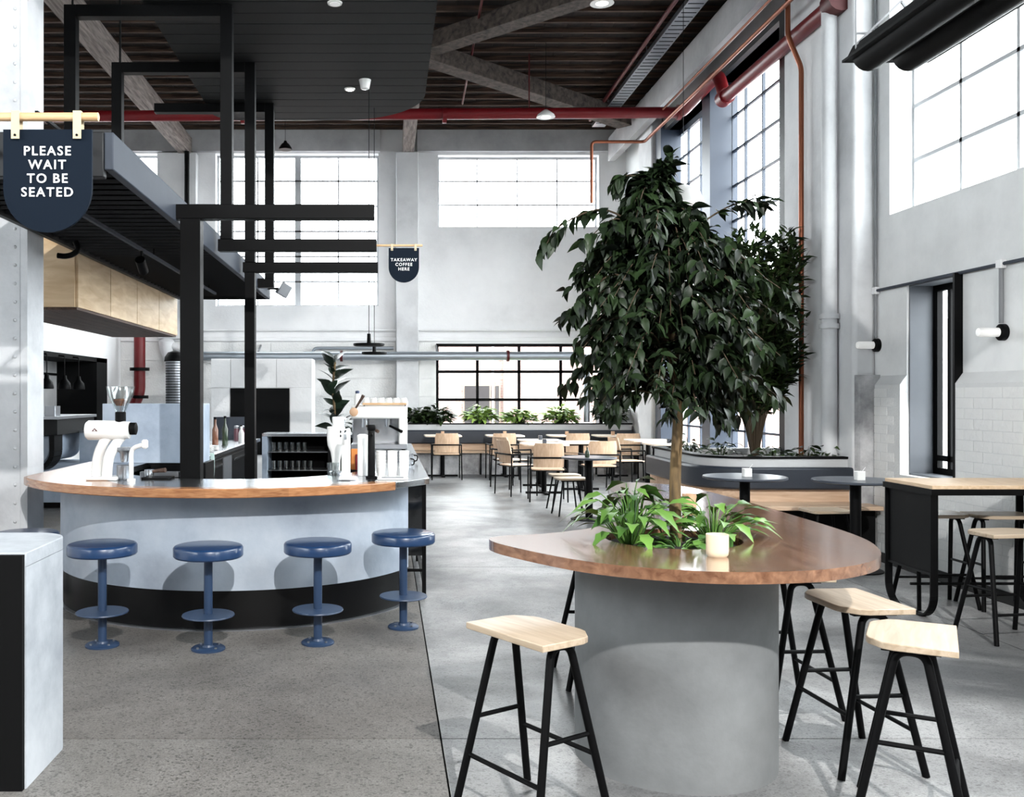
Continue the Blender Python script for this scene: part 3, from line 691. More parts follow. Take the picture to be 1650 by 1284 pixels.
f = thing('square_tube_gantry', 'farthest black tube hanger reaching down to the canopy end', 'frame', (-1.35, 10.77, 2.82), group='black steel frames over the bar')
MB().box(-1.37, -1.27, 10.72, 10.82, 2.82, 4.8).build('hanger', 'black', f, bevel=.004)
MB().box(-2.62, -1.37, 10.72, 10.82, 4.70, 4.8).build('top_beam', 'black', f, bevel=.004)
MB().box(-1.45, -1.27, 10.72, 10.82, 2.72, 2.82).build('foot', 'black', f)
# hanging signs ----------------------------------------------------
def sign(name, label, X, Y, ztop, w, h, rod, straps, lines, size, pitch, zc, rr):
    s = thing(name, label, 'sign', (X, Y, ztop-h))
    r = w/2*.98
    pts = [(X-w/2, ztop), (X-w/2, ztop-h+r)]+[(X+p[0], ztop-h+r+p[1]*1) for p in arc(0, 0, w/2, 180, 360, 20)]+[(X+w/2, ztop)]
    b = MB().prism([p for p in pts], Y-.008, Y+.008, 'y').build('board', 'navy_sign', s)
    MB().cyl((rod[0], Y, rod[2]), (rod[1], Y, rod[2]), rr, 14).build('rod', 'dowel', s)
    for sx in straps:
        t = rr
        o = MB(); 
        o.box(sx-t*.95, sx+t*.95, Y-rr-.003, Y-rr+.001, ztop-2.3*rr, rod[2]+rr*.7); o.box(sx-t*.95, sx+t*.95, Y+rr-.001, Y+rr+.003, ztop-2.3*rr, rod[2]+rr*.7)
        o.box(sx-t*.95, sx+t*.95, Y-rr-.003, Y+rr+.003, rod[2]+rr*.7, rod[2]+rr+.003)
        st = o.build('strap', 'leather', s)
        MB().cyl((sx, Y-rr-.008, ztop-1.5*rr), (sx, Y-rr, ztop-1.5*rr), rr*.28, 8).build('stud', 'black', st)
    for k, ln in enumerate(lines):
        ms = [text_mesh(w_, size) for w_ in ln.split()]
        ws = [max(v.co.x for v in m.vertices)-min(v.co.x for v in m.vertices) for m in ms]; gap = size*.5
        x = -(sum(ws)+gap*(len(ws)-1))/2
        for me, w_ in zip(ms, ws):
            me.materials.append(M['white_print']); t = bpy.data.objects.new('lettering', me); COL.objects.link(t); t.parent = s
            t.location = Vector((X+x+w_/2, Y-.011, zc-k*pitch))-wloc(s); t.rotation_euler = (PI/2, 0, 0); x += w_+gap
    return s
s1 = sign('hanging_sign', 'navy shield sign reading PLEASE WAIT TO BE SEATED on a timber rod', -1.566, 4.4, 2.73, .41, .472, (-2.3, -1.333, 2.79), (-1.71, -1.425), ['PLEASE', 'WAIT', 'TO BE', 'SEATED'], .060, .0635, 2.628, .02)
MB().bar((-2.1, 4.4, 2.80), (-2.1, 5.05, 2.80), .03, .03).build('bracket', 'black', s1)
MB().bar((-1.62, 4.4, 2.812), (-1.62, 5.05, 2.82), .015, .015).build('bracket', 'black', s1)
sign('hanging_sign', 'small navy shield sign reading TAKEAWAY COFFEE HERE on the frame arm', .151, 8.06, 2.75, .258, .29, (-.1, .31, 2.772), (.05, .25), ['TAKEAWAY', 'COFFEE', 'HERE'], .036, .039, 2.648, .01)

# ================================================================== BAR
CX, CY = -1.1, 7.4
def cc(R, a): return (CX+R*math.cos(math.radians(a)), CY+R*math.sin(math.radians(a)))
bar = thing('curved_bar', 'curved pale blue plaster bar with black kickboard', 'bar', (CX, CY, 0))
NA = 44
ang = [180+(338-180)*k/NA for k in range(NA+1)]
ob = [(-2.46, 8.42), (-2.46, 8.2)]+[cc(1.36, a) for a in ang]; ib = [(-2.34, 8.42), (-2.34, 8.2)]+[cc(1.24, a) for a in ang]
MB().ring(ob, ib, .255, .87, closed=False).build('bar_front', 'bar_blue', bar)
ok = [(-2.45, 8.42), (-2.45, 8.2)]+[cc(1.345, a) for a in ang]; ik = [(-2.35, 8.42), (-2.35, 8.2)]+[cc(1.25, a) for a in ang]
MB().ring(ok, ik, 0, .255, closed=False).build('kickboard', 'black_gloss', bar)
MB().ring([cc(1.372, x) for x in ang], [cc(1.34, x) for x in ang], 0, .008, closed=False).build('base_trim', 'stainless_dull', bar)
ct_ = thing('bar_counter_top', 'curved timber counter top with stainless inner ring on the bar', 'counter top', (CX, CY, .87))
A1 = [180+(316-180)*k/40 for k in range(41)]
def clx(p, x0, x1=9): return (min(max(p[0], x0), x1), p[1])
lo = [(-2.55, y) for y in (8.4, 8.0, 7.6)]; lm_ = [(-2.3, y) for y in (8.4, 8.0, 7.6)]; li = [(-2.02, y) for y in (8.4, 8.0, 7.6)]
O = lo+[clx(cc(1.62, a), -2.55) for a in A1]; Mi = lm_+[clx(cc(1.27 if a < 232 else min(1.5, 1.27+(a-232)/18*.23), a), -2.3) for a in A1]; I = li+[cc(.92, a) for a in A1]
MB().ring(O, Mi, .872, .93, closed=False).build('timber_top', 'bar_wood', ct_, bevel=.006)
MB().ring(Mi, I, .885, .929, closed=False).build('steel_top', 'stainless', ct_)
A2 = [316+(360-316)*k/16 for k in range(17)]
O2 = [clx(cc(1.62, a), -9, .3) for a in A2]+[(.3, y) for y in (8, 9, 10, 11.3)]; I2 = [cc(.92, a) for a in A2]+[(-.18, y) for y in (8, 9, 10, 11.3)]
MB().ring(O2, I2, .885, .929, closed=False).build('steel_top', 'stainless', ct_, bevel=.004)
dc = thing('glazed_bar_end', 'black framed dark glass end unit under the steel counter', 'cabinet', (.21, 8, 0))
for x, y in ((.13, 7.12), (.285, 7.12), (.285, 8.6), (.285, 10.0), (.285, 11.2), (-.15, 11.2)): MB().box(x-.015, x+.015, y-.015, y+.015, 0, .885).build('leg', 'black', dc)
MB().box(.145, .27, 7.11, 7.125, .3, .87).build('glass_panel', 'dark_glass', dc)
MB().box(.145, .27, 7.11, 7.13, .18, .2).build('rail', 'black', dc)
MB().box(.28, .29, 7.14, 11.2, .35, .87).build('side_panel', 'black_gloss', dc)
MB().box(-.15, .27, 7.4, 11.2, .3, .34).build('undershelf', 'black', dc)
MB().box(.27, .3, 7.14, 11.2, .1, .13).build('rail', 'black', dc)
# inner benches
ib_ = thing('back_bench', 'stainless topped back bench with black front inside the bar', 'bench', (-2.1, 11, 0))
MB().box(-2.45, -1.79, 8.5, 13.2, .05, .86).build('carcass', 'black', ib_)
MB().box(-2.48, -1.75, 8.45, 13.22, .86, .9).build('steel_top', 'stainless', ib_, bevel=.004)
for k, (a, b) in enumerate(((8.6, 9.4), (9.45, 10.3), (10.9, 11.9), (11.95, 12.9))): 
    d = MB().box(-1.79, -1.77, a, b, .12, .82).build('door', 'black_gloss', ib_, bevel=.003)
    MB().bar((-1.755, a+.08, .76), (-1.755, b-.08, .76), .012, .02).build('handle', 'stainless', d)
MB().box(-1.79, -1.765, 10.32, 10.86, .5, .82).build('washer_panel', 'stainless_dull', ib_)
MB().box(-2.4, -1.9, 13.2, 13.24, .9, 1.2).build('splashback', 'steel_grey', ib_)
tw = thing('tea_towel', 'pale green tea towel hanging over the back bench front', 'towel', (-1.76, 9.55, .5))
MB().prism([(-1.745, .46), (-1.735, .86), (-1.74, .915), (-1.77, .915), (-1.75, .86), (-1.755, .46)], 9.5, 9.62, 'y').build('cloth', 'towel', tw)
pb = thing('blue_grey_screen', 'blue grey painted screen box behind the white grinder', 'screen', (-1.97, 8.1, .93))
MB().box(-2.39, -1.55, 8.0, 8.35, .93, 1.43).build('panel', 'panel_blue', pb, bevel=.004)
pl = thing('bar_pedestal', 'black pedestal under the blue grey screen', 'cabinet', (-1.75, 8.15, 0))
MB().box(-1.98, -1.52, 8.0, 8.4, .02, .93).build('carcass', 'black', pl); MB().box(-1.95, -1.55, 8.03, 8.37, 0, .02).build('plinth', 'black_matt', pl)
fr = thing('glass_fridge', 'black undercounter shelf unit with rows of glasses', 'fridge', (-1.27, 13.6, 0))
MB().box(-1.75, -.75, 13.4, 14.0, 0, .3).build('base', 'black', fr); MB().box(-1.75, -.75, 13.4, 14.0, .92, .96).build('lid', 'stainless', fr)
MB().box(-1.75, -1.68, 13.4, 14.0, .3, .92).build('side', 'panel_blue', fr); MB().box(-.82, -.75, 13.4, 14.0, .3, .92).build('side', 'black', fr)
MB().box(-1.68, -.82, 13.94, 14.0, .3, .92).build('back', 'black_matt', fr)
for z in (.44, .7): MB().box(-1.68, -.82, 13.45, 13.94, z-.008, z).build('shelf', 'stainless_dull', fr)
gm = MB().lathe([(.03, 0), (.036, .13), (.033, .13), (.027, .008), (0, .008)], 12)
g0 = None
for row, (z, n) in enumerate(((.7, 6), (.44, 7))):
    for k in range(n):
        if g0 is None:
            g0 = gm.build('drinking_glass', 'clear', loc=(-1.6, 13.55, .7)); g0.data.materials.clear(); g0.data.materials.append(M['clear']); g = g0
        else: g = g0.copy(); COL.objects.link(g)
        g.location = (-1.6+k*.088, 13.53, z); tag(g, '%s clear glass from the left on the %s shelf of the black shelf unit' % (('first', 'second', 'third', 'fourth', 'fifth', 'sixth', 'seventh')[k], ('upper', 'lower')[row]), 'glass', 'glasses in the bar shelf unit')
wc = thing('white_joinery', 'tall white cupboard block with a black recess behind the bar', 'cupboard', (-2.1, 16.3, 0))
MB().box(-2.95, -1.25, 16.02, 16.7, 0, 2.12).build('carcass', 'white_paint', wc)
for a, b in ((-2.95, -2.62), (-2.615, -1.85), (-1.845, -1.25)): MB().box(a+.002, b-.002, 16.0, 16.02, 1.63, 2.11).build('door', 'white_paint', wc, bevel=.002)
MB().box(-2.62, -1.63, 15.99, 16.02, .5, 1.62).build('recess', 'black_matt', wc)
for a, b in ((-2.95, -2.63), (-1.62, -1.25)): MB().box(a+.002, b-.002, 16.0, 16.02, .1, 1.62).build('side_panel', 'white_paint', wc, bevel=.002)
fb = thing('rear_bar_bench', 'steel topped bench between the white cupboard and the back wall plants', 'bench', (-.3, 14.3, 0))
MB().box(-.72, .1, 13.5, 14.0, .0, .9).build('carcass', 'black', fb); MB().box(-.74, .12, 13.48, 14.02, .9, .94).build('steel_top', 'stainless', fb)

# ------------------------------------------------------------------ things on the bar
zc = .93
g = thing('coffee_grinder', 'white horizontal barrel coffee grinder with clear hopper on the bar', 'coffee grinder', (-1.87, 6.42, zc))
x0, y0 = -1.87, 6.42
MB().lathe([(.02, -.16), (.055, -.155), (.066, -.14), (.066, .10), (.058, .115), (.058, .135), (.03, .14)], 24, (x0, y0, zc+.335), 'x').build('barrel', 'white_enamel', g)
mk = MB().prism([(x0-.1, zc+.33), (x0-.06, zc+.33), (x0-.08, zc+.352)], y0-.0685, y0-.066, 'y').build('emblem', 'red_dark', g)
MB().prism([(x0-.088, zc+.332), (x0-.072, zc+.332), (x0-.08, zc+.343)], y0-.0695, y0-.068, 'y').build('mark', 'white_print', mk)
MB().lathe([(.03, .135), (.042, .14), (.042, .18), (.03, .185)], 18, (x0, y0, zc+.345), 'x').build('dial', 'black', g)
MB().lathe([(.036, .39), (.036, .455), (.03, .46)], 18, (x0+.075, y0, zc)).build('neck', 'black', g)
MB().lathe([(.032, .455), (.05, .5), (.085, .57), (.095, .63), (.092, .63), (.082, .57), (.047, .5), (.029, .458)], 24, (x0+.075, y0, zc)).build('hopper', 'clear', g)
MB().lathe([(.03, .5), (.05, .535), (.045, .545), (0, .55)], 14, (x0+.075, y0, zc)).build('beans', 'bottle_amber', g)
for sx in (-.07, .02):
    MB().tube(smooth_path([(x0+sx-.03, y0+(.03 if sx < 0 else -.03), zc+.01), (x0+sx-.015, y0+(.03 if sx < 0 else -.03), zc+.15), (x0+sx+.03, y0, zc+.25), (x0+sx+.06, y0, zc+.29)]), [.036]*10+[.034]*9, 12).build('leg', 'white_enamel', g)
MB().box(x0-.14, x0+.07, y0-.08, y0+.08, zc, zc+.025).build('base', 'white_enamel', g, bevel=.01)
MB().lathe([(.05, .22), (.05, .2), (.03, .18), (.022, .12)], 16, (x0+.1, y0, zc)).build('spout', 'stainless_dull', g)
MB().lathe([(.04, 0), (.05, .02), (.05, .1), (.046, .1), (.046, .02)], 16, (x0+.1, y0, zc)).build('bin', 'stainless_dull', g)
t = thing('white_tap', 'white swan neck tap standing on the counter', 'tap', (-1.65, 6.2, zc))
MB().cyl((-1.685, 6.28, zc), (-1.685, 6.28, zc+.02), .028, 14).build('base', 'white_enamel', t)
MB().tube(bend([(-1.685, 6.28, zc), (-1.685, 6.28, zc+.22), (-1.60, 6.24, zc+.245)], .05), .015, 10).build('spout', 'white_enamel', t)
MB().lathe([(.012, -.03), (.022, -.02), (.022, .02), (.012, .03)], 12, (-1.585, 6.24, zc+.25)).build('handle', 'white_enamel', t)
sc = thing('tamping_mat', 'black rubber mat with a wooden handled portafilter beside the tap', 'mat', (-1.55, 6.5, zc))
MB().prism(rrect(-1.66, -1.46, 6.42, 6.58, .02), zc, zc+.012).build('mat', 'black', sc)
MB().lathe([(.03, 0), (.034, .03), (.034, .05)], 14, (-1.62, 6.5, zc+.012)).build('filter_basket', 'stainless', sc)
MB().tube([(-1.6, 6.49, zc+.05), (-1.5, 6.46, zc+.062)], [.01, .016], 10).build('handle', 'dark_wood', sc)
kc = thing('knock_box', 'low steel tray with dark rim beside the front post', 'tray', (-1.45, 6.62, zc))
MB().ring(rrect(-1.72, -1.44, 6.62, 6.7, .015), rrect(-1.71, -1.45, 6.63, 6.69, .01), zc, zc+.035).build('rim', 'stainless_dull', kc); MB().prism(rrect(-1.71, -1.45, 6.63, 6.69, .01), zc, zc+.006).build('floor_plate', 'black', kc)
# pouring grinder and tower on the right of the bar
x0, y0 = -.36, 6.85
g = thing('coffee_grinder', 'white upright grinder with glass cone on the right of the bar', 'coffee grinder', (x0, y0, zc))
MB().lathe([(.045, .0), (.05, .01), (.05, .02), (.02, .03)], 20, (x0, y0, zc)).build('base', 'stainless', g)
MB().lathe([(.03, .03), (.03, .1), (.04, .16), (.062, .21), (.066, .25), (.066, .34), (.06, .345)], 20, (x0, y0, zc)).build('body', 'white_enamel', g)
MB().lathe([(.038, .345), (.042, .35), (.044, .41), (.04, .415)], 18, (x0+.015, y0, zc)).build('hopper', 'white_ceramic', g)
for z in (.28, .31): MB().lathe([(.011, 0), (.009, .008)], 10, (x0+.03, y0-.058, zc+z), 'y').build('button', 'black', g)
MB().lathe([(.04, .03), (.045, .12), (.042, .12), (.037, .033)], 16, (x0-.02, y0-.07, zc-.03)).build('catch_glass', 'clear', g)
w = thing('water_font', 'tall white square font beside the upright grinder', 'tap', (-.26, 6.55, zc))
MB().box(-.305, -.245, 6.5, 6.56, zc, zc+.34).build('tower', 'white_enamel', w, bevel=.006)
MB().tube(bend([(-.275, 6.5, zc+.32), (-.275, 6.42, zc+.33), (-.275, 6.42, zc+.27)], .03), .009, 8).build('spout', 'stainless', w)
MB().prism(rrect(-.33, -.2, 6.34, 6.58, .02), zc, zc+.006).build('drip_plate', 'stainless', w)
w = thing('canister', 'white tall canister behind the black tap tower', 'canister', (-.16, 6.9, zc))
MB().lathe([(.036, 0), (.038, .005), (.038, .27), (.034, .275)], 20, (-.165, 6.75, zc)).build('tin', 'white_ceramic', w); MB().lathe([(.04, .27), (.04, .285), (.02, .295)], 20, (-.165, 6.75, zc)).build('lid', 'white_enamel', w)
w = thing('snack_pack', 'orange and red packet standing behind the white font', 'packet', (-.24, 7.3, zc))
MB().box(-.27, -.2, 7.28, 7.32, zc, zc+.16).build('pack', 'orange', w, bevel=.008); MB().box(-.235, -.18, 7.24, 7.27, zc, zc+.12).build('red_pack', 'red', w, bevel=.006)
w = thing('black_tap_tower', 'slim black tap tower at the right of the bar', 'tap', (-.1, 6.5, zc))
MB().lathe([(.04, 0), (.04, .015), (.026, .02), (.024, .36), (.02, .365)], 18, (-.1, 6.5, zc)).build('column', 'black', w)
MB().lathe([(.028, .33), (.03, .335), (.03, .36), (.026, .37)], 18, (-.1, 6.5, zc)).build('cap', 'black', w)
MB().cyl((-.1, 6.48, zc+.31), (-.1, 6.42, zc+.3), .01, 8).build('spout', 'black', w)
tr_ = thing('drip_tray', 'white tray with dark grille under the cup stacks', 'tray', (.03, 6.5, zc))
MB().prism(rrect(-.06, .15, 6.4, 6.62, .015), zc, zc+.012).build('tray', 'white_enamel', tr_, bevel=.003)
MB().box(-.03, .12, 6.42, 6.48, zc+.012, zc+.016).build('grille', 'stainless_dull', tr_)
def cup_profile(n, r=.04): 
    p = [(r*.72, 0)]
    for k in range(n): p += [(r*.93, .055+k*.022), (r, .062+k*.022), (r*.97, .066+k*.022)]
    return p+[(r*.9, p[-1][1]-.002), (r*.7, p[-1][1]-.05), (0, p[-1][1]-.05)]
for i, x in enumerate((-.035, .045, .125)):
    st = thing('cup_stack', ('white paper cup stack next to the black tap tower', 'middle white paper cup stack on the tray', 'right white paper cup stack on the tray')[i], 'cups', (x, 6.56, zc+.012), group='paper cup stacks on the bar')
    MB().lathe(cup_profile(6, .035), 18, (x, 6.56, zc+.012)).build('cups', 'white_ceramic', st)
# espresso machine
em = thing('espresso_machine', 'white espresso machine with timber cup rail on the steel counter', 'coffee machine', (-.1, 10.0, zc))
ex0, ex1 = -.36, .22
MB().box(ex0, ex1, 9.75, 10.35, zc+.33, zc+.47).build('head', 'white_enamel', em, bevel=.02)
MB().box(ex1-.09, ex1, 9.75, 10.35, zc+.06, zc+.34).build('side_panel', 'white_enamel', em, bevel=.015)
MB().box(ex0, ex1-.08, 10.1, 10.35, zc+.06, zc+.34).build('back_panel', 'stainless', em, bevel=.01)
MB().box(ex0, ex1, 9.7, 10.35, zc+.02, zc+.07).build('drip_tray', 'stainless_dull', em, bevel=.006)
for x in (ex0+.04, ex1-.04):
    for y in (9.76, 10.28): MB().cyl((x, y, zc), (x, y, zc+.03), .02, 10).build('foot', 'black', em)
MB().box(ex0+.12, ex1-.01, 9.73, 9.75, zc+.472, zc+.494).build('cup_rail', 'dowel', em)
for x in (ex0+.13, ex1-.03): MB().box(x, x+.015, 9.735, 9.75, zc+.46, zc+.475).build('rail_post', 'stainless', em)
for k, x in enumerate((ex0+.14, ex1-.2)):
    MB().cyl((x, 9.85, zc+.33), (x, 9.85, zc+.27), .035, 14).build('group_head', 'stainless', em)
    p = MB().cyl((x, 9.85, zc+.27), (x, 9.85, zc+.24), .036, 14).build('portafilter', 'stainless', em)
    MB().tube([(x+.02, 9.82, zc+.255), (x+.14, 9.7, zc+.2)], [.012, .017], 10).build('handle', 'black' if k else 'dark_wood', p)
MB().lathe([(.045, 0), (.045, -.02), (.036, -.025)], 18, (ex0+.03, 9.75, zc+.4), 'y').build('gauge', 'tan_ceramic', em)
MB().tube([(ex0+.05, 9.74, zc+.44), (ex0+.13, 9.7, zc+.57)], [.01, .018], 10).build('lever', 'dark_wood', em)
MB().tube(bend([(ex0-.01, 9.8, zc+.36), (ex0-.06, 9.74, zc+.34), (ex0-.08, 9.7, zc+.12)], .04), .007, 8).build('steam_wand', 'stainless', em)
cm = MB().lathe([(.042, .0), (.043, .006), (.041, .035), (.03, .068), (.024, .075), (.0, .075)], 16)
cup0 = None
for k in range(6):
    loc = (ex0+.155+k*.078, 9.82, zc+.47)
    if cup0 is None: cup0 = cm.build('coffee_cup', 'white_ceramic', loc=loc); c = cup0
    else: c = cup0.copy(); COL.objects.link(c); c.location = loc
    tag(c, '%s white coffee cup from the left on top of the espresso machine' % ('first', 'second', 'third', 'fourth', 'fifth', 'sixth')[k], 'cup', 'cups on the espresso machine')
mb = thing('milk_bottle', 'white bottle with blue cap on the espresso machine', 'bottle', (ex0+.06, 9.95, zc+.47))
MB().lathe([(.03, 0), (.032, .01), (.032, .09), (.02, .12)], 14, (ex0+.06, 9.95, zc+.47)).build('bottle_body', 'white_ceramic', mb); MB().lathe([(.022, .12), (.022, .145), (.01, .15)], 12, (ex0+.06, 9.95, zc+.47)).build('cap', 'card_blue', mb)
# small tools on the steel counter
for i, (x, y) in enumerate(((.16, 7.5), (.2, 7.95), (.13, 8.3))):
    u = thing('steaming_jug', ('steel milk jug nearest the counter corner', 'steel milk jug between the other two on the steel counter', 'steel milk jug farthest back on the steel counter')[i], 'jug', (x, y, zc), group='milk jugs on the steel counter')
    MB().lathe([(.036, 0), (.04, .01), (.042, .04), (.03, .075), (.033, .085), (.03, .084), (.027, .07), (.038, .03), (0, .01)], 16, (x, y, zc-.001)).build('jug_body', 'stainless_dull', u)
    MB().tube(bend([(x+.03, y, zc+.07), (x+.065, y, zc+.065), (x+.06, y, zc+.025), (x+.04, y, zc+.02)], .015), .005, 6).build('handle', 'black', u)
# things on the back bench
zb = .9
for i, (x, y, h, m, lb) in enumerate(((-2.05, 11.4, .34, 'bottle_amber', 'amber bottle on the back bench left of the green one'), (-1.95, 11.5, .35, 'bottle_green', 'tall green bottle on the back bench'), (-2.2, 10.9, .3, 'bottle_green', 'dark bottle half hidden behind the blender'), (-1.86, 12.2, .22, 'white_ceramic', 'short white bottle at the far end of the back bench'))):
    b = thing('bottle', lb, 'bottle', (x, y, zb), group='bottles on the back bench')
    MB().lathe([(.034, 0), (.037, .01), (.037, h*.55), (.014, h*.75), (.013, h*.93)], 14, (x, y, zb)).build('glass_body', m, b); MB().lathe([(.016, h*.92), (.016, h), (.008, h)], 10, (x, y, zb)).build('cap', 'black', b)
for i, x in enumerate((-2.0, -1.92, -1.84)):
    j = thing('fruit_jar', ('plum coloured jar at the left of three on the back bench', 'plum coloured jar in the middle of three on the back bench', 'plum coloured jar at the right of three on the back bench')[i], 'jar', (x, 12.7, zb), group='jars on the back bench')
    MB().lathe([(.036, 0), (.036, .14), (.03, .16)], 14, (x, 12.7, zb)).build('jar_body', 'plum' if i != 2 else 'bottle_amber', j); MB().lathe([(.034, .16), (.034, .19), (.02, .195)], 12, (x, 12.7, zb)).build('lid', 'stainless_dull', j)
bl_ = thing('second_grinder', 'black and steel grinder with flat dark lid beside the screen', 'coffee grinder', (-1.83, 9.3, zb))
MB().box(-1.92, -1.79, 9.22, 9.42, zb, zb+.2).build('body', 'black', bl_, bevel=.02)
MB().lathe([(.04, .2), (.045, .24), (.075, .36), (.072, .36), (.04, .24)], 18, (-1.85, 9.3, zb)).build('hopper', 'clear', bl_)
MB().lathe([(.085, .36), (.09, .365), (.09, .375), (.03, .39)], 18, (-1.85, 9.3, zb)).build('lid', 'black', bl_)
for i, y in enumerate((9.8, 10.1, 10.4)):
    st = thing('plate_stack', ('white plate stack nearest the dark grinder', 'white plate stack in the middle of the back bench', 'white plate stack farthest from the dark grinder')[i], 'plates', (-1.92, y, zb), group='plate stacks on the back bench')
    for k in range(4): MB().lathe([(.05, .0), (.09, .012), (.092, .016), (.05, .008), (0, .008)], 18, (-1.92, y, zb+k*.012)).build('plate', 'white_ceramic', st)
# front concrete counter at the left edge ---------------------------
cb = thing('concrete_counter', 'pale concrete counter block with black recessed front at the left edge', 'counter', (-2, 3.85, 0))
pts = [(-3.4, 3.6), (-1.372, 3.6)]+[(-1.372+.0, 3.6)]+arc(-1.53, 4.02, .16, 0, 90, 8)+[(-3.4, 4.18)]
MB().prism([(-3.4, 3.62), (-1.372, 3.62)]+arc(-1.53, 4.0, .16, 8, 90, 8)+[(-3.4, 4.16)], .845, .9).build('slab', 'concrete', cb, bevel=.004)
MB().prism([(-1.46, 3.62), (-1.372, 3.62)]+arc(-1.53, 4.0, .16, 8, 90, 8)+[(-1.56, 4.16), (-1.56, 4.08), (-1.47, 4.0)], 0, .845).build('end_wall', 'concrete', cb)
MB().box(-3.4, -1.378, 3.595, 3.62, 0, .893).build('front_panel', 'black_matt', cb)
MB().box(-3.4, -1.56, 4.1, 4.16, 0, .845).build('back_panel', 'concrete', cb)
# ================================================================== FOLIAGE TOOLS
def leaf_mesh(name, L, Wd, droop=.25, fold=.18, stations=6, pointed=1.0, lobes=0):
    vs, fs = [], []
    for i in range(stations+1):
        t = i/stations
        w = Wd*.5*(math.sin(PI*min(1, t**.8))**.85)*(1 if t < .5 else (1-.7*pointed*(t-.5)))
        if lobes and 0 < i < stations-1: w *= (1.15 if i % 2 else .84)
        if i == stations: w = 0.0004
        if i == 0: w = .002
        x = L*t; z = -droop*L*t*t
        vs += [(x, -w, z+fold*w), (x, 0, z), (x, w, z+fold*w)]
    for i in range(stations):
        a, b = i*3, (i+1)*3
        fs += [(a, a+1, b+1, b), (a+1, a+2, b+2, b+1)]
    me = bpy.data.meshes.new(name); me.from_pydata(vs, [], fs); me.update()
    me.polygons.foreach_set('use_smooth', [True]*len(me.polygons))
    return me
def leaf_matrix(p, d, roll=0, s=1):
    d = Vector(d).normalized(); up = Vector((0, 0, 1))
    y = up.cross(d)
    if y.length < .05: y = Vector((0, 1, 0))
    y.normalize(); z = d.cross(y)
    m = Matrix((d, y, z)).transposed().to_4x4() @ Matrix.Rotation(roll, 4, 'X')
    return Matrix.Translation(p) @ m @ Matrix.Scale(s, 4)
def joined(name, me, mats, mat, parent, kind='stuff'):
    base = [v.co.copy() for v in me.vertices]; polys = [tuple(p.vertices) for p in me.polygons]
    vs, fs = [], []; po = wloc(parent); T = Matrix.Translation(-po)
    for m in mats:
        k = len(vs); mm = T @ m
        vs += [tuple(mm @ c) for c in base]; fs += [tuple(i+k for i in f) for f in polys]
    nm = bpy.data.meshes.new(name); nm.from_pydata(vs, [], fs); nm.update(); nm.polygons.foreach_set('use_smooth', [True]*len(nm.polygons))
    nm.materials.append(M[mat]); o = bpy.data.objects.new(name, nm); COL.objects.link(o); o.parent = parent
    if kind: o['kind'] = kind
    return o
def leaf_objects(me, mats, mat, parent):
    if not me.materials: me.materials.append(M[mat])
    T = Matrix.Translation(-wloc(parent))
    for m in mats:
        o = bpy.data.objects.new('leaf', me); COL.objects.link(o); o.parent = parent; o.matrix_basis = T @ m

# ================================================================== ISLAND TABLE WITH TREE
TZ = .9
it = thing('island_table', 'large curved timber table top on a pale concrete drum with a tree through it', 'table', (1.2, 3.96, 0))
outl = catmull([(1.93, 3.72), (2.02, 4.1), (2.04, 4.8), (2.03, 5.6), (1.97, 6.25), (1.74, 6.55), (1.52, 6.42), (1.43, 6.05), (1.40, 5.5), (1.35, 5.02), (1.2, 4.64), (.96, 4.33), (.7, 4.13), (.5, 4.06), (.43, 3.96), (.5, 3.76), (.72, 3.44), (.97, 3.28), (1.22, 3.225), (1.52, 3.28), (1.78, 3.46)], 6)
HC, HR_ = (1.2, 3.98), .28
import bmesh
def slab_with_hole(name, outl, hole, z0, z1, mat, parent):
    """top slab: bridge the outline and the hole ring through a triangle fill"""
    bm = bmesh.new(); po = wloc(parent)
    def loop(pts, z): 
        vs = [bm.verts.new((p[0]-po.x, p[1]-po.y, z-po.z)) for p in pts]
        return vs, [bm.edges.new((vs[i], vs[(i+1) % len(vs)])) for i in range(len(vs))]
    tv, te = loop(outl, z1); hv, he = loop(hole, z1); bv, be = loop(outl, z0); gv, ge = loop(hole, z0)
    bmesh.ops.triangle_fill(bm, use_beauty=True, use_dissolve=True, edges=te+he); bmesh.ops.triangle_fill(bm, use_beauty=True, use_dissolve=True, edges=be+ge)
    for A, B in ((tv, bv), (hv, gv)):
        for i in range(len(A)): 
            j = (i+1) % len(A); bm.faces.new((A[i], A[j], B[j], B[i]))
    bmesh.ops.recalc_face_normals(bm, faces=bm.faces)
    me = bpy.data.meshes.new(name); bm.to_mesh(me); bm.free()
    me.polygons.foreach_set('use_smooth', [True]*len(me.polygons)); me.set_sharp_from_angle(angle=.6)
    me.materials.append(M[mat]); o = bpy.data.objects.new(name, me); COL.objects.link(o); o.parent = parent; return o
hole = [(HC[0]+HR_*math.cos(2*PI*k/40), HC[1]+HR_*math.sin(2*PI*k/40)) for k in range(40)]
slab_with_hole('table_top', outl, hole, TZ-.042, TZ, 'table_wood', it)
PR = .405
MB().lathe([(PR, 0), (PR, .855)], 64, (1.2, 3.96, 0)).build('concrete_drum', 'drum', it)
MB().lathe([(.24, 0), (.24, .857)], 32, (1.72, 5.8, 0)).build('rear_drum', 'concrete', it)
MB().lathe([(.27, 0), (.26, .02), (0, .03)], 28, (HC[0], HC[1], .855)).build('soil', 'soil', it)
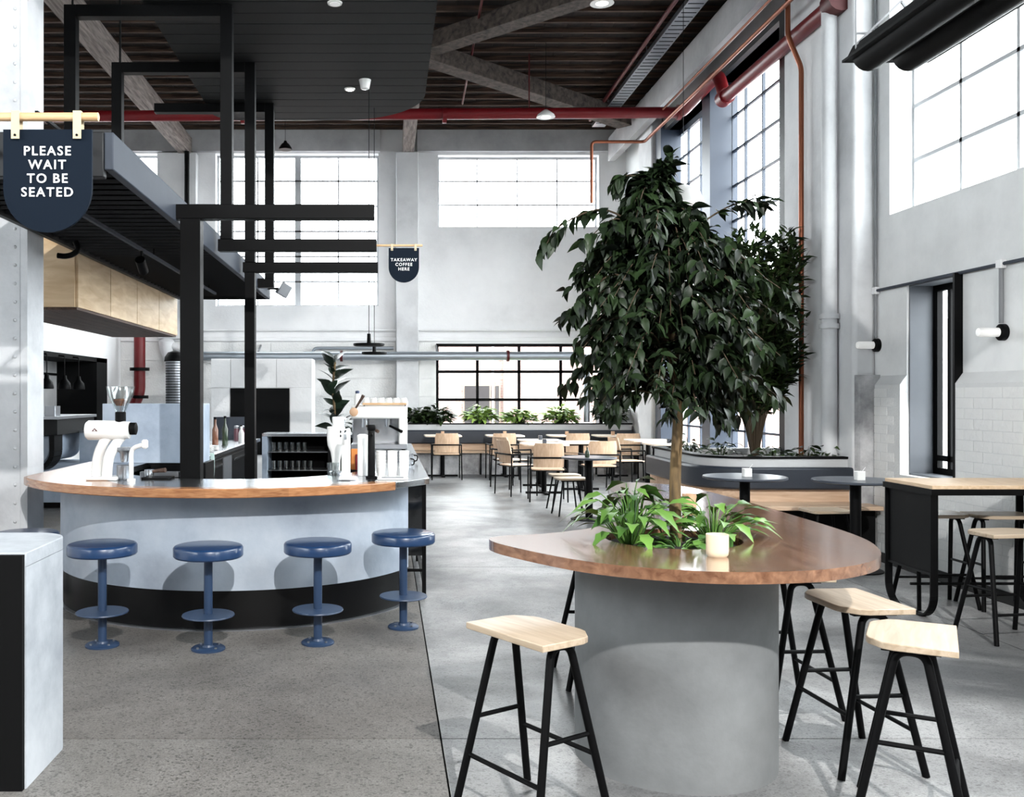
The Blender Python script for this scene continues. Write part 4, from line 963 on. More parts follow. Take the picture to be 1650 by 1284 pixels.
# ficus ------------------------------------------------------------
def ficus():
    rnd = random.Random(21)
    t = thing('ficus_tree', 'tall ficus tree with glossy dark leaves growing through the timber table', 'tree', (1.21, 3.98, .88))
    stem = smooth_path([(1.215, 3.98, .87), (1.212, 3.98, 1.15), (1.225, 3.985, 1.45), (1.2, 3.99, 1.75), (1.17, 3.99, 2.05), (1.15, 3.99, 2.3), (1.155, 3.98, 2.42)], 6)
    n = len(stem); MB().tube(stem, [.025-.019*(i/(n-1))**1.4 for i in range(n)], 10).build('trunk', 'trunk', t)
    lm = leaf_mesh('leaf', .064, .031, .35, .3, 5)
    mats = []; br = MB()
    def env(z):                       # horizontal reach of the crown to the left / right / depth at this height
        for (z0, l, r), (z1, l2, r2) in zip(E, E[1:]):
            if z0 <= z <= z1: k = (z-z0)/(z1-z0); return l+(l2-l)*k, r+(r2-r)*k
        return .1, .1
    E = [(1.38, .2, .18), (1.48, .30, .24), (1.6, .36, .28), (1.8, .36, .34), (1.95, .36, .36), (2.1, .36, .30), (2.2, .32, .16), (2.3, .2, .05), (2.4, .1, .02), (2.46, .03, .02)]
    def stem_at(z):
        return min(stem, key=lambda p: abs(p.z-z))
    specs = []
    for k in range(190):
        z = 1.50+.90*((k+rnd.random())/190); specs.append((z, rnd.uniform(0, 2*PI), rnd.uniform(.55, 1.05)))
    extra = [((1.16, 3.99, 2.12), (.92, 3.95, 2.27), (.72, 3.93, 2.2), (.65, 3.92, 2.1)), ((1.16, 3.99, 2.1), (1.38, 3.98, 2.26), (1.5, 3.97, 2.31), (1.58, 3.97, 2.3)),
             ((1.155, 3.98, 2.3), (1.1, 3.98, 2.4), (1.0, 3.98, 2.42), (.97, 3.98, 2.38)), ((1.155, 3.98, 2.35), (1.16, 3.96, 2.45), (1.18, 3.95, 2.5)), ((1.17, 3.99, 1.9), (.95, 3.93, 2.0), (.82, 3.9, 1.9), (.78, 3.9, 1.82)),
             ((1.16, 3.98, 1.5), (1.0, 3.94, 1.52), (.93, 3.92, 1.42)), ((1.2, 3.98, 1.55), (1.32, 3.95, 1.5), (1.4, 3.95, 1.4)), ((1.2, 3.98, 1.6), (.98, 3.9, 1.64), (.86, 3.9, 1.56))]
    paths = []
    for z, a, q in specs:
        l, r = env(z); R = (r if math.cos(a) > 0 else l)*abs(math.cos(a))+.36*abs(math.sin(a))*min(1, (l+r)/.7); R *= q
        zb = max(1.44, z-R*.28); b = stem_at(zb); d = Vector((math.cos(a), math.sin(a), 0))
        top = Vector((b.x, b.y, z))+d*R*.62+Vector((0, 0, .03)); tip = Vector((b.x, b.y, z))+d*R+Vector((0, 0, -.06-.08*rnd.random()))
        paths.append(smooth_path([b, (b+top)/2+Vector((0, 0, .03)), top, tip], 5))
    for e in extra: paths.append(smooth_path([Vector(p) for p in e], 6))
    for P in paths:
        m = len(P); br.tube(P, [.0055*(1-.75*i/(m-1)) for i in range(m)], 5)
        for i in range(max(2, m//3), m):
            nl = 3 if i < m-1 else 4
            for k in range(nl):
                tng = (P[i]-P[i-1]).normalized(); side = tng.cross(Vector((0, 0, 1))); 
                if side.length < .1: side = Vector((1, 0, 0))
                side.normalize(); sg = 1 if (i+k) % 2 else -1
                d = tng*rnd.uniform(.2, .9)+side*sg*rnd.uniform(.3, 1.0)+Vector((0, 0, rnd.uniform(-.9, .25)))
                p = P[i]+Vector((rnd.uniform(-.02, .02), rnd.uniform(-.02, .02), rnd.uniform(-.015, .015)))
                mats.append(leaf_matrix(p, d, rnd.uniform(-.7, .7), rnd.uniform(.75, 1.25)))
    br.build('branches', 'twig', t)
    mats.sort(key=lambda m: m.translation.y)
    near = mats[:len(mats)//2]; rnd.shuffle(near); rest = near[300:]+mats[len(mats)//2:]
    leaf_objects(lm, near[:300], 'leaf_dark', t); joined('foliage', lm, rest, 'leaf_dark', t)
ficus()
def leafy_plant(name, label, c, n, spread, h, L, Wd, mat, seed, lobes=0, dirs=None, asobj=True, cat='plant', stemmat='leaf_bright', up=.55, droop=.5):
    rnd = random.Random(seed); t = thing(name, label, cat, c)
    lm = leaf_mesh('leaf', L, Wd, droop, .25, 6, lobes=lobes); mats = []; st = MB()
    for k in range(n):
        a = rnd.uniform(0, 2*PI) if dirs is None else math.radians(rnd.uniform(*dirs)); q = math.sqrt(rnd.random())
        r = spread*q; z = h*(rnd.uniform(.35, 1)*(1-.45*q)); p = Vector((c[0]+r*math.cos(a)*.75, c[1]+r*math.sin(a)*.75, c[2]+z))
        st.tube([Vector((c[0]+r*.15*math.cos(a), c[1]+r*.15*math.sin(a), c[2])), Vector((c[0]+r*.45*math.cos(a), c[1]+r*.45*math.sin(a), c[2]+z*.8)), p], [.004, .003, .002], 4)
        d = Vector((math.cos(a), math.sin(a), rnd.uniform(-.25, up)))
        mats.append(leaf_matrix(p, d, rnd.uniform(-.5, .5), rnd.uniform(.7, 1.2)))
    st.build('stems', stemmat, t)
    if asobj: leaf_objects(lm, mats, mat, t)
    else: joined('foliage', lm, mats, mat, t)
    return t
leafy_plant('leafy_plant', 'bright leafy plant left of the trunk in the table planter', (1.03, 4.0, .875), 62, .26, .3, .115, .045, 'leaf_bright', 3, lobes=1)
leafy_plant('leafy_plant', 'bright leafy plant right of the trunk in the table planter', (1.4, 4.06, .875), 52, .22, .24, .105, .048, 'leaf_bright', 5, lobes=1)
leafy_plant('leafy_plant', 'upright dark leafy shoot behind the left plant in the table planter', (1.1, 4.14, .875), 16, .12, .32, .09, .036, 'leaf_mid', 9, lobes=1)
leafy_plant('leafy_plant', 'low leafy ground cover around the ficus trunk', (1.2, 3.88, .87), 40, .2, .06, .075, .036, 'leaf_bright', 8)
def cup(name, label, x, y, z, r, h, mat, stick=False):
    c = thing(name, label, 'cup', (x, y, z))
    MB().lathe([(r*.8, 0), (r*.96, .008), (r, .02), (r, h), (r*.93, h), (r*.9, .02), (0, .015)], 28, (x, y, z)).build('cup_body', mat, c)
    if stick: MB().tube([(x-r*.2, y, z+h*.4), (x-r*.9, y, z+h*1.45)], .0022, 6).build('stick', 'white_print', c)
    return c
cup('ceramic_cup', 'cream ceramic cup at the front of the timber table', 1.235, 3.54, TZ, .041, .083, 'cream')
cup('ceramic_cup', 'tan ceramic cup with a thin stick behind the ficus trunk', 1.575, 4.93, TZ, .037, .088, 'tan_ceramic', True)

# ================================================================== TIMBER STOOLS
def stool(name, label, loc, rz, group, h=.66):
    t = thing(name, label, 'stool', loc, rz, group)
    L, D = .205, .14
    pts = [(-L, -D), (L, -D)]+[(L, D-.09), (L-.012, D-.055)]+[(L-.07, D-.008), (L-.10, D)]+[(-L+.10, D), (-L+.07, D-.008), (-L+.012, D-.055), (-L, D-.09)]
    MB().prism(pts, h-.024, h).build('seat', 'seat_ply', t, bevel=.003, world=False)
    r = .0145; zt = h-.035
    for s in (-1, 1):
        xt, xb = s*.145, s*.215; yt, yb = .045, .175
        def pt(f, y): return (xt+(xb-xt)*f, y, zt*(1-f))
        P = bend([pt(1, -yb), (xt, -yt, zt), (xt, yt, zt), pt(1, yb)], .06, 6)
        MB().tube(P, r, 10).build('leg_frame', 'black', t, world=False)
        f = .5; MB().tube([pt(f, -(yt+(yb-yt)*f)), pt(f, yt+(yb-yt)*f)], .009, 8).build('rung', 'black', t, world=False)
        MB().bar((xt, -.09, h-.03), (xt, .09, h-.03), .03, .012).build('seat_bracket', 'black', t, world=False)
    for y, f in ((-1, .72), (1, .62)):
        yy = y*(.045+(.175-.045)*f); xx = .145+(.215-.145)*f; z = zt*(1-f)
        MB().tube([(-xx, yy, z), (xx, yy, z)], .009, 8).build('stretcher', 'black', t, world=False)
    return t
G = 'timber seated stools'
st0 = stool('timber_stool', 'pale timber seat stool in the left foreground with black tube legs', (.527, 3.43, 0), math.radians(-56), G)
for lab, loc, rz in (('timber stool nearest the viewer at the right of the concrete drum', (1.86, 3.36, 0), 60), ('timber stool second from the viewer right of the concrete drum', (1.93, 3.93, 0), 95),
                     ('timber stool third back and partly hidden under the right table edge', (1.93, 4.58, 0), 93), ('timber stool mostly hidden left behind the concrete drum', (1.1, 5.03, 0), -90),
                     ('timber stool on the near side of the tall black end panelled table', (3.84, 5.88, 0), 8), ('timber stool at the wall end behind the tall table', (4.36, 6.74, 0), 178), ('timber stool behind the black end panel of the tall table', (3.93, 6.8, 0), 181)):
    copy_tree(st0, loc, math.radians(rz), lab)
# tall wall table
tt = thing('tall_wall_table', 'tall timber topped table with black steel end panel by the right wall', 'table', (4.15, 6.6, 0))
MB().box(3.63, 4.72, 6.31, 6.91, .875, .9).build('table_top', 'ply', tt, bevel=.002)
MB().box(3.62, 4.72, 6.30, 6.92, .835, .875).build('apron', 'black', tt)
def loop_frame(x):
    P = [(x, 6.325, .84)]; 
    P += [(x, 6.325+.16+.16*math.cos(math.radians(a)), .165+.16*math.sin(math.radians(a))) for a in range(180, 271, 10)]
    P += [(x, 6.895-.16+.16*math.cos(math.radians(a)), .165+.16*math.sin(math.radians(a))) for a in range(270, 361, 10)]
    P += [(x, 6.895, .84)]; return P
def flat_tube(path, w, t, name, mat, parent):
    mb = MB()
    for a, b in zip(path, path[1:]): mb.bar(a, b, w, t, up=(1, 0, 0)) if False else mb.bar(a, b, t, w, up=(1, 0, 0))
    return mb.build(name, mat, parent)
flat_tube(loop_frame(3.65), .05, .012, 'end_loop', 'black', tt); flat_tube(loop_frame(4.6), .05, .012, 'end_loop', 'black', tt)
MB().box(3.645, 3.655, 6.335, 6.885, .3, .835).build('end_panel', 'black', tt)
MB().box(3.64, 3.66, 6.33, 6.89, .295, .31).build('panel_edge', 'charcoal', tt)
MB().tube([(3.65, 6.61, .19), (4.6, 6.61, .19)], .01, 8).build('foot_rail', 'black', tt)
# blue bar stools
def blue_stool(label, loc):
    t = thing('blue_bar_stool', label, 'stool', loc, 0, 'blue bar stools along the bar')
    MB().lathe([(.09, .545), (.198, .548), (.205, .556), (.205, .602), (.198, .612), (.186, .616), (0, .617)], 40).build('seat', 'blue_stool', t, world=False)
    MB().lathe([(.026, .012), (.026, .55)], 18).build('post', 'blue_stool2', t, world=False)
    MB().lathe([(.03, .196), (.152, .198), (.155, .202), (.152, .208), (.03, .212)], 36).build('foot_disc', 'blue_stool2', t, world=False)
    b = MB().lathe([(.1, 0), (.1, .01), (.092, .016), (.035, .018), (.03, .03)], 32).build('base_plate', 'blue_stool2', t, world=False)
    for a in (45, 135, 225, 315): MB().lathe([(.008, .014), (.008, .024), (.004, .026)], 8, (.075*math.cos(math.radians(a)), .075*math.sin(math.radians(a)), 0)).build('bolt', 'stainless_dull', b, world=False)
    return t
b0 = blue_stool('round blue bar stool second from the left along the bar', (-1.70, 5.69, 0))
for lab, loc in (('round blue bar stool in the middle of the five at the bar', (-1.05, 5.61, 0)), ('round blue bar stool second from the right along the bar', (-.413, 5.75, 0)), ('round blue bar stool at the right end of the bar', (.112, 6.14, 0)), ('round blue bar stool at the far left behind the concrete counter', (-2.33, 6.15, 0))):
    copy_tree(b0, loc, 0, lab)

# ================================================================== RIGHT BANQUETTE AND PLANTER
def off(o, yend=11.4):
    P = [(4.70, 9.42-o), (4.2, 9.42-o), (3.7, 9.42-o)]
    P += [(3.7+(.5+o)*math.cos(math.radians(a)), 9.92+(.5+o)*math.sin(math.radians(a))) for a in range(262, 179, -8)]+[(3.2-o, 9.92)]
    return P+[(3.2-o, 10.6), (3.2-o, yend)]
bq = thing('curved_banquette', 'curved banquette with navy cushions wrapped round the indoor planter', 'banquette', (3.7, 9.9, 0))
def bandp(name, o1, o0, z0, z1, mat, y1=11.4, bev=0): return MB().ring(off(o1, y1), off(o0, y1), z0, z1, closed=False).build(name, mat, bq, bevel=bev)
bandp('planter_wall', 0, -.1, 0, .87, 'planter_grey'); bandp('black_cap', .012, -.11, .87, .892, 'black')
bandp('back_cushion', .1, .002, .57, .79, 'cushion', 11.35, .02)
bandp('lower_back', .03, .002, .45, .57, 'bench_wood'); bandp('seat', .46, .002, .41, .45, 'bench_wood', 11.4, .006); bandp('base_recess', .3, .002, 0, .41, 'black_matt')
MB().box(3.2, 4.7, 11.32, 11.4, 0, .87).build('end_wall', 'planter_grey', bq)
MB().prism([(4.57, 9.52), (3.7, 9.52)]+[(3.7+.4*math.cos(math.radians(a)), 9.92+.4*math.sin(math.radians(a))) for a in range(262, 179, -10)]+[(3.3, 11.32), (4.57, 11.32)], .7, .8).build('soil', 'soil', bq)
def shrub(name, label, base, top, n, rx, ry, L, Wd, mat, seed, nobj, cat='tree', zlow=.35):
    rnd = random.Random(seed); t = thing(name, label, cat, base); st = MB(); mats = []
    lm = leaf_mesh('leaf', L, Wd, .3, .2, 4, pointed=1.3); b = Vector(base); H = top-base[2]
    for k in range(n):
        a = rnd.uniform(0, 2*PI); q = math.sqrt(rnd.random()); f = rnd.uniform(zlow, 1); env = math.sin(PI*min(1, (f-.12)*.98))**.6 if f > .13 else .2
        tip = b+Vector((rx*q*env*math.cos(a), ry*q*env*math.sin(a), H*f)); tip.x = min(tip.x, 4.42 if cat == 'tree' else 9); mid = b+Vector(((tip.x-b.x)*.35, (tip.y-b.y)*.35, H*f*.6))
        P = smooth_path([b+Vector((.02*math.cos(a), .02*math.sin(a), 0)), mid, tip], 5); m = len(P)
        st.tube(P, [.011*(1-.85*i/(m-1)) for i in range(m)], 5)
        for i in range(m//2, m):
            for _ in range(7):
                tg = (P[i]-P[i-1]).normalized(); d = tg*.7+Vector((rnd.uniform(-1, 1), rnd.uniform(-1, 1), rnd.uniform(-.7, .6)))
                mats.append(leaf_matrix(P[i]+Vector((rnd.uniform(-.04, .04), rnd.uniform(-.04, .04), rnd.uniform(-.04, .04))), d, rnd.uniform(-1, 1), rnd.uniform(.7, 1.2)))
    st.build('stems', 'twig', t); rnd.shuffle(mats)
    if nobj: leaf_objects(lm, mats[:nobj], mat, t)
    joined('foliage', lm, mats[nobj:], mat, t)
shrub('oleander_shrub', 'large narrow leaved shrub in the curved planter before the tall window', (4.02, 10.35, .8), 3.25, 300, .66, .5, .13, .036, 'leaf_mid', 4, 300)
for i, (x, y, h, sp, lab) in enumerate(((3.45, 10.8, .3, .2, 'low leafy plant at the left back of the curved planter'), (3.6, 10.2, .3, .25, 'low leafy plant below the shrub at the left of the planter'), (3.95, 9.75, .2, .25, 'low ground plant at the foot of the large shrub'), (4.3, 9.7, .22, .2, 'low leafy plant right of the large shrub'), (4.5, 9.62, .3, .1, 'spindly seedling in front of the white downpipe'))):
    leafy_plant('planter_plant', lab, (x, y, .8), 34 if i < 4 else 10, sp, h, .1, .05, 'leaf_mid', 30+i, asobj=False, stemmat='leaf_mid')
def round_table(label, x, y, z, r, cat='table'):
    t = thing('round_table', label, cat, (x, y, 0))
    MB().lathe([(r-.02, z-.025), (r, z-.018), (r, z-.004), (r-.004, z), (0, z)], 40, (x, y, 0)).build('table_top', 'table_dark', t)
    MB().lathe([(.045, .02), (.045, z-.025)], 18, (x, y, 0)).build('column', 'black', t); MB().lathe([(.22, 0), (.22, .01), (.05, .022)], 28, (x, y, 0)).build('foot', 'black', t)
round_table('dark round table at the left of the two before the curved banquette', 3.2, 8.47, .78, .36)
round_table('dark round table near the wall before the curved banquette', 4.02, 8.13, .78, .35)
round_table('small dark round table standing alone in the middle of the dining area', 2.46, 11.5, .755, .33)
for x, y, z, lab in ((3.2, 8.42, .78, 'white square sugar pot on the left banquette table'), (4.03, 8.08, .78, 'white square sugar pot on the banquette table near the wall')):
    p = thing('sugar_pot', lab, 'pot', (x, y, z)); MB().prism(rrect(x-.035, x+.035, y-.035, y+.035, .01), z, z+.075).build('pot_body', 'white_ceramic', p, bevel=.003); MB().tube([(x+.02, y, z+.07), (x+.05, y, z+.11)], .0022, 6).build('stick', 'white_print', p)
p = thing('bud_vase', 'small green bottle on the lone dark round table', 'vase', (2.42, 11.42, .755)); MB().lathe([(.025, 0), (.03, .02), (.026, .07), (.01, .09), (.01, .12)], 14, (2.42, 11.42, .755)).build('vase_body', 'bottle_green', p)
MB().tube([(2.42, 11.42, .84), (2.41, 11.42, .9)], .003, 5).build('sprig', 'leaf_mid', p)
def low_stool(label, loc, rz):
    t = thing('low_stool', label, 'stool', loc, rz, 'low stools with black legs'); h = .47
    MB().prism(rrect(-.19, .19, -.16, .16, .05), h-.025, h).build('seat', 'seat_ply', t, bevel=.004, world=False)
    for sx in (-1, 1):
        for sy in (-1, 1): MB().tube([(sx*.13, sy*.1, h-.025), (sx*.2, sy*.17, 0)], .011, 8).build('leg', 'black', t, world=False)
    for sy in (-1, 1): MB().bar((-.15, sy*.1, h-.035), (.15, sy*.1, h-.035), .02, .02).build('rail', 'black', t, world=False)
    return t
l0 = low_stool('low timber stool in front at the lone dark round table', (2.32, 11.92, 0), .1)
copy_tree(l0, (2.34, 12.45, 0), .05, 'low timber stool behind another at the lone dark round table'); copy_tree(l0, (3.98, 8.6, 0), .1, 'low timber stool tucked below the banquette tables')

# ================================================================== BACK DINING AREA
bb = thing('back_banquette', 'long back wall banquette with navy backrest and planter ledge', 'banquette', (2.5, 18.4, 0))
MB().box(.35, 4.75, 18.35, 18.42, 0, .94).build('planter_wall', 'planter_grey', bb); MB().box(.34, 4.76, 18.34, 18.95, .94, .962).build('black_cap', 'black', bb) if False else MB().box(.34, 4.76, 18.335, 18.43, .94, .962).build('black_cap', 'black', bb)
MB().box(.66, 4.75, 18.42, 18.98, .6, .9).build('soil', 'soil', bb)
MB().box(.35, 4.75, 18.26, 18.35, .57, .83).build('back_cushion', 'cushion', bb, bevel=.02); MB().box(.35, 4.75, 18.31, 18.35, .45, .57).build('lower_back', 'bench_wood', bb)
MB().box(.33, 4.75, 17.9, 18.35, .41, .45).build('seat', 'bench_wood', bb, bevel=.006)
x = .35
while x < 4.7: MB().box(x, min(x+.7, 4.75), 18.02, 18.1, 0, .41).build('base_panel', 'weathered', bb); x += .73
for x in (.36, 1.08, 1.81, 2.54, 3.27, 4.0): MB().box(x-.03, x, 17.98, 18.05, 0, .41).build('bench_leg', 'black', bb)
for i, (x, mat, lab, h) in enumerate(((.62, 'leaf_mid', 'dark leafy plant at the left end of the window ledge', .42), (1.02, 'leaf_mid', 'mid green plant at the left edge of the low window', .45), (1.84, 'leaf_lime', 'lime green plant second from the left in the low window', .45), (2.62, 'leaf_lime', 'lime green plant in the middle of the low window', .38), (3.42, 'leaf_lime', 'lime green plant left of the vertical grey pipe', .42), (4.38, 'leaf_mid', 'dark bushy plant right of the vertical grey pipe', .6))):
    leafy_plant('window_plant', lab, (x, 18.66, .9), 170, .36, h, .17, .085, mat, 50+i, asobj=False, stemmat='leaf_mid', up=.9, droop=.4)
def chair(label, loc, rz):
    """local: sitter faces +y"""
    t = thing('dining_chair', label, 'chair', loc, rz, 'plywood dining chairs')
    MB().prism(rrect(-.225, .225, -.2, .22, .06), .445, .462).build('seat', 'chair_ply', t, bevel=.004, world=False)
    n = 8; f, b_ = [], []
    for k in range(n+1):
        u = -1+2*k/n; f.append((u*.215, -.2-.02+.045*u*u)); b_.append((u*.215, -.215-.02+.045*u*u))
    mb = MB()
    vs = []; fs = []
    for j, (z, wd, lean) in enumerate(((.49, .98, 0), (.62, 1.0, -.02), (.76, .98, -.045), (.83, .9, -.06))):
        for L in (f, b_): vs += [(p[0]*wd, p[1]+lean, z) for p in L]
    c = n+1
    for j in range(3):
        a = j*2*c; d = (j+1)*2*c
        for k in range(n): fs += [(a+k, a+k+1, d+k+1, d+k), (a+c+k+1, a+c+k, d+c+k, d+c+k+1)]
        fs += [(a, d, d+c, a+c), (a+n, a+c+n, d+c+n, d+n)]
    for k in range(n): fs += [(k, c+k, c+k+1, k+1), (6*c+k, 6*c+k+1, 7*c+k+1, 7*c+k)]
    mb.add(vs, fs).build('backrest', 'chair_ply', t, world=False)
    for s in (-1, 1):
        MB().tube([(s*.255, .2, 0), (s*.255, .19, .62)], .011, 8).build('leg', 'black', t, world=False)
        MB().tube([(s*.265, -.24, 0), (s*.255, -.22, .62)], .011, 8).build('leg', 'black', t, world=False)
        MB().tube([(s*.255, .15, .45), (s*.255, -.2, .45)], .01, 8).build('seat_rail', 'black', t, world=False)
    MB().tube(bend([(-.255, .19, .625), (-.255, -.26, .625), (.255, -.26, .625), (.255, .19, .625)], .05), .012, 8).build('arm_loop', 'black', t, world=False)
    for y in (.15, -.17): MB().tube([(-.255, y, .437), (.255, y, .437)], .009, 8).build('cross_rail', 'black', t, world=False)
    return t
c0 = chair('plywood dining chair facing the back banquette at its left end', (1.08, 17.05, 0), 0)
for lab, x, y, rz in (('plywood dining chair facing the back banquette second from the left', 2.08, 17.05, 4), ('plywood dining chair facing the back banquette third from the left', 3.4, 17.05, 0), ('plywood dining chair facing the back banquette near the right windows', 4.28, 16.95, -4),
                      ('plywood dining chair seen side on at the left of the pale tables', 2.05, 15.45, -62), ('large near plywood dining chair with its back to the viewer', 2.3, 13.55, -4), ('plywood dining chair behind the lone dark round table', 3.18, 14.2, 2),
                      ('plywood dining chair seen side on before the right windows', 3.86, 15.2, -80), ('plywood dining chair just left of the large near one turned right', 1.98, 14.35, -70)):
    copy_tree(c0, (x, y, 0), math.radians(rz), lab)
def dining_table(label, x, y, w=.68, d=.68):
    t = thing('dining_table', label, 'table', (x, y, 0), 0, 'pale square dining tables')
    MB().prism(rrect(-w/2, w/2, -d/2, d/2, .08), .74, .765).build('table_top', 'tabletop_pale', t, bevel=.003, world=False)
    MB().lathe([(.04, .03), (.04, .74)], 14).build('column', 'black', t, world=False)
    for a in (0, 90): MB().bar((-.28*math.cos(math.radians(a)), -.28*math.sin(math.radians(a)), .015), (.28*math.cos(math.radians(a)), .28*math.sin(math.radians(a)), .015), .06, .03).build('foot', 'black', t, world=False)
    return t
d0 = dining_table('pale dining table at the left end of the back banquette', 1.05, 17.62)
for lab, x, y in (('pale dining table second along the back banquette', 2.2, 17.62), ('pale dining table third along the back banquette', 3.35, 17.62), ('pale dining table at the right end of the back banquette', 4.2, 17.6),
                  ('pale dining table in the middle row at the left', 2.55, 15.75), ('pale dining table before the large near dining chair', 2.42, 14.55), ('pale dining table in the middle row beside the side on chair', 3.1, 15.1), ('pale dining table against the right windows', 4.35, 14.6), ('pale dining table farther along the right windows', 4.35, 15.75)):
    copy_tree(d0, (x, y, 0), 0, lab)
for i, (x, y) in enumerate(((1.05, 17.6), (2.2, 17.6), (3.35, 17.6), (4.2, 17.58), (2.55, 15.7), (2.42, 14.5), (4.35, 14.6))):
    p = thing('table_caddy', ('small pot on the leftmost back banquette table', 'small pot on the second back banquette table', 'small pot on the third back banquette table', 'small pot on the rightmost back banquette table', 'small dark pot on the middle row table', 'small dark pot on the table before the near chair', 'small dark pot on the table by the right windows')[i], 'pot', (x, y, .765))
    MB().prism(rrect(x-.03, x+.03, y-.03, y+.03, .01), .765, .835).build('pot_body', 'tan_ceramic' if i < 4 else 'table_dark', p)
# fiddle leaf fig beside the bar
fg = thing('fiddle_leaf_fig', 'dark fiddle leaf fig with big leaves behind the espresso machine', 'plant', (-.85, 15.6, 0))
MB().lathe([(.16, 0), (.2, .3), (.19, .32), (.17, .3), (0, .28)], 20, (-.85, 15.6, 0)).build('pot', 'planter_grey', fg)
MB().tube(smooth_path([(-.85, 15.6, .28), (-.83, 15.6, 1.0), (-.87, 15.6, 1.6), (-.84, 15.6, 2.05)]), .02, 8).build('stem', 'trunk', fg)
fm = leaf_mesh('leaf', .3, .17, .35, .2, 6); rnd = random.Random(2); ml = []
for k in range(26):
    z = .9+1.2*k/25; a = k*2.4; ml.append(leaf_matrix(Vector((-.85, 15.6, z)), (math.cos(a), .6*math.sin(a), rnd.uniform(.2, 1.6)), rnd.uniform(-1.2, 1.2), rnd.uniform(.8, 1.2)))
leaf_objects(fm, ml, 'leaf_deep', fg)
leafy_plant('window_plant', 'small dark leafy plant on the rear bench left of the fig', (-.45, 13.75, .94), 20, .2, .25, .14, .06, 'leaf_deep', 77, asobj=False, stemmat='leaf_deep')

# ================================================================== KITCHEN PASS
kp = thing('kitchen_pass', 'black framed kitchen pass opening with pale lining in the left wall', 'pass', (-5.5, 16, .9))
MB().box(XL-.75, XL-.70, 13.9, 18.0, .9, 2.3).build('back_lining', 'grey_paint', kp)
for a, b, c, d in ((13.95, 17.95, 2.11, 2.19), (17.3, 17.95, .93, 2.19), (13.95, 14.05, .93, 2.19)): MB().box(XL-.7, XL+.03, a, b, c, d).build('frame_side', 'black_matt', kp)
MB().box(XL-.7, XL+.03, 13.95, 17.95, .85, .93).build('sill_shelf', 'stainless_dull', kp)
MB().box(XL-.7, XL-.66, 13.95, 17.3, 1.86, 1.9).build('lamp_rail', 'black', kp)
for i, y in enumerate((14.5, 15.3, 16.0)):
    x = XL+.12
    h = thing('heat_lamp', ('black heat lamp nearest the riveted column in the pass', 'middle black heat lamp in the kitchen pass', 'black heat lamp farthest back in the kitchen pass')[i], 'lamp', (x, y, 1.6), group='heat lamps in the kitchen pass')
    MB().cyl((x, y, 1.8), (x, y, 2.14), .008, 6).build('cord', 'black', h); MB().lathe([(.1, 1.6), (.105, 1.62), (.09, 1.7), (.04, 1.76), (.03, 1.82)], 16, (x, y, 0)).build('shade', 'black', h)
    MB().lathe([(.08, 1.612), (.03, 1.605)], 14, (x, y, 0)).build('bulb', 'opal', h)
    MB().bar((x, y, 2.13), (XL-.02, y, 2.15), .03, .03).build('arm', 'black', h)
kc = thing('kitchen_counter', 'dark fronted kitchen counter with rounded black end frame and blue grey panels', 'counter', (-4.7, 12.4, 0))
MB().box(-5.28, -4.12, 11.9, 13.4, 1.0, 1.2).build('fascia', 'charcoal', kc, bevel=.004)
MB().box(-5.28, -4.1, 11.85, 13.45, 1.2, 1.235).build('steel_top', 'stainless_dull', kc)
MB().prism([(-5.2, .98), (-4.28, .98)]+[(-4.45+.17*math.cos(math.radians(a)), .8+.17*math.sin(math.radians(a))) for a in range(0, -91, -15)]+[(-5.2, .6)], 12.05, 13.3, 'y').build('blue_panel', 'panel_blue', kc)
P = [(-4.17, 12.0, 1.0), (-4.17, 12.0, .83)]+[(-4.4+.23*math.cos(math.radians(a)), 12.0, .8+.23*math.sin(math.radians(a))) for a in range(0, -91, -15)]+[(-5.25, 12.0, .57)]
flat = MB(); 
for a, b in zip(P, P[1:]): flat.bar(a, b, .3, .05, up=(0, 1, 0)) if False else flat.bar(a, b, .06, .3, up=(0, 1, 0))
flat.build('end_loop', 'black', kc)
MB().box(-5.25, -3.6, 12.6, 13.4, .08, .6).build('blue_base', 'panel_blue', kc); MB().box(-5.2, -3.65, 12.65, 13.35, 0, .08).build('plinth', 'black', kc)
MB().box(-4.1, -3.6, 12.7, 13.4, .6, 1.0).build('blue_wing', 'panel_blue', kc); MB().box(-4.1, -3.55, 12.68, 13.42, 1.0, 1.03).build('wing_top', 'stainless_dull', kc)
for i, (x, y, w, h, m) in enumerate(((-4.9, 12.1, .3, .13, 'stainless_dull'), (-4.25, 12.1, .14, .13, 'stainless_dull'), (-4.66, 12.15, .1, .22, 'black'))):
    b = thing('counter_bin', ('wide steel bin on the kitchen counter', 'narrow steel bin at the end of the kitchen counter', 'black menu stand on the kitchen counter')[i], 'bin' if i < 2 else 'stand', (x, y, 1.235))
    if i < 2: MB().ring(rrect(x-w/2, x+w/2, y-.1, y+.1, .02), rrect(x-w/2+.008, x+w/2-.008, y-.092, y+.092, .015), 1.235, 1.235+h).build('bin_wall', m, b); MB().prism(rrect(x-w/2+.01, x+w/2-.01, y-.09, y+.09, .015), 1.236, 1.24).build('bin_floor', m, b)
    else:
        MB().box(x-w/2, x+w/2, y-.01, y+.01, 1.235, 1.235+h).build('card', m, b); MB().box(x-.03, x+.03, y-.013, y-.01, 1.3, 1.4).build('print', 'red_dark', b)
bc = thing('blue_poster', 'small blue strip notice on the kitchen pass wall', 'notice', (-5.9, 15.3, 1.35)); MB().box(XL-.7, XL-.69, 15.0, 15.7, 1.33, 1.38).build('card', 'card_blue', bc)

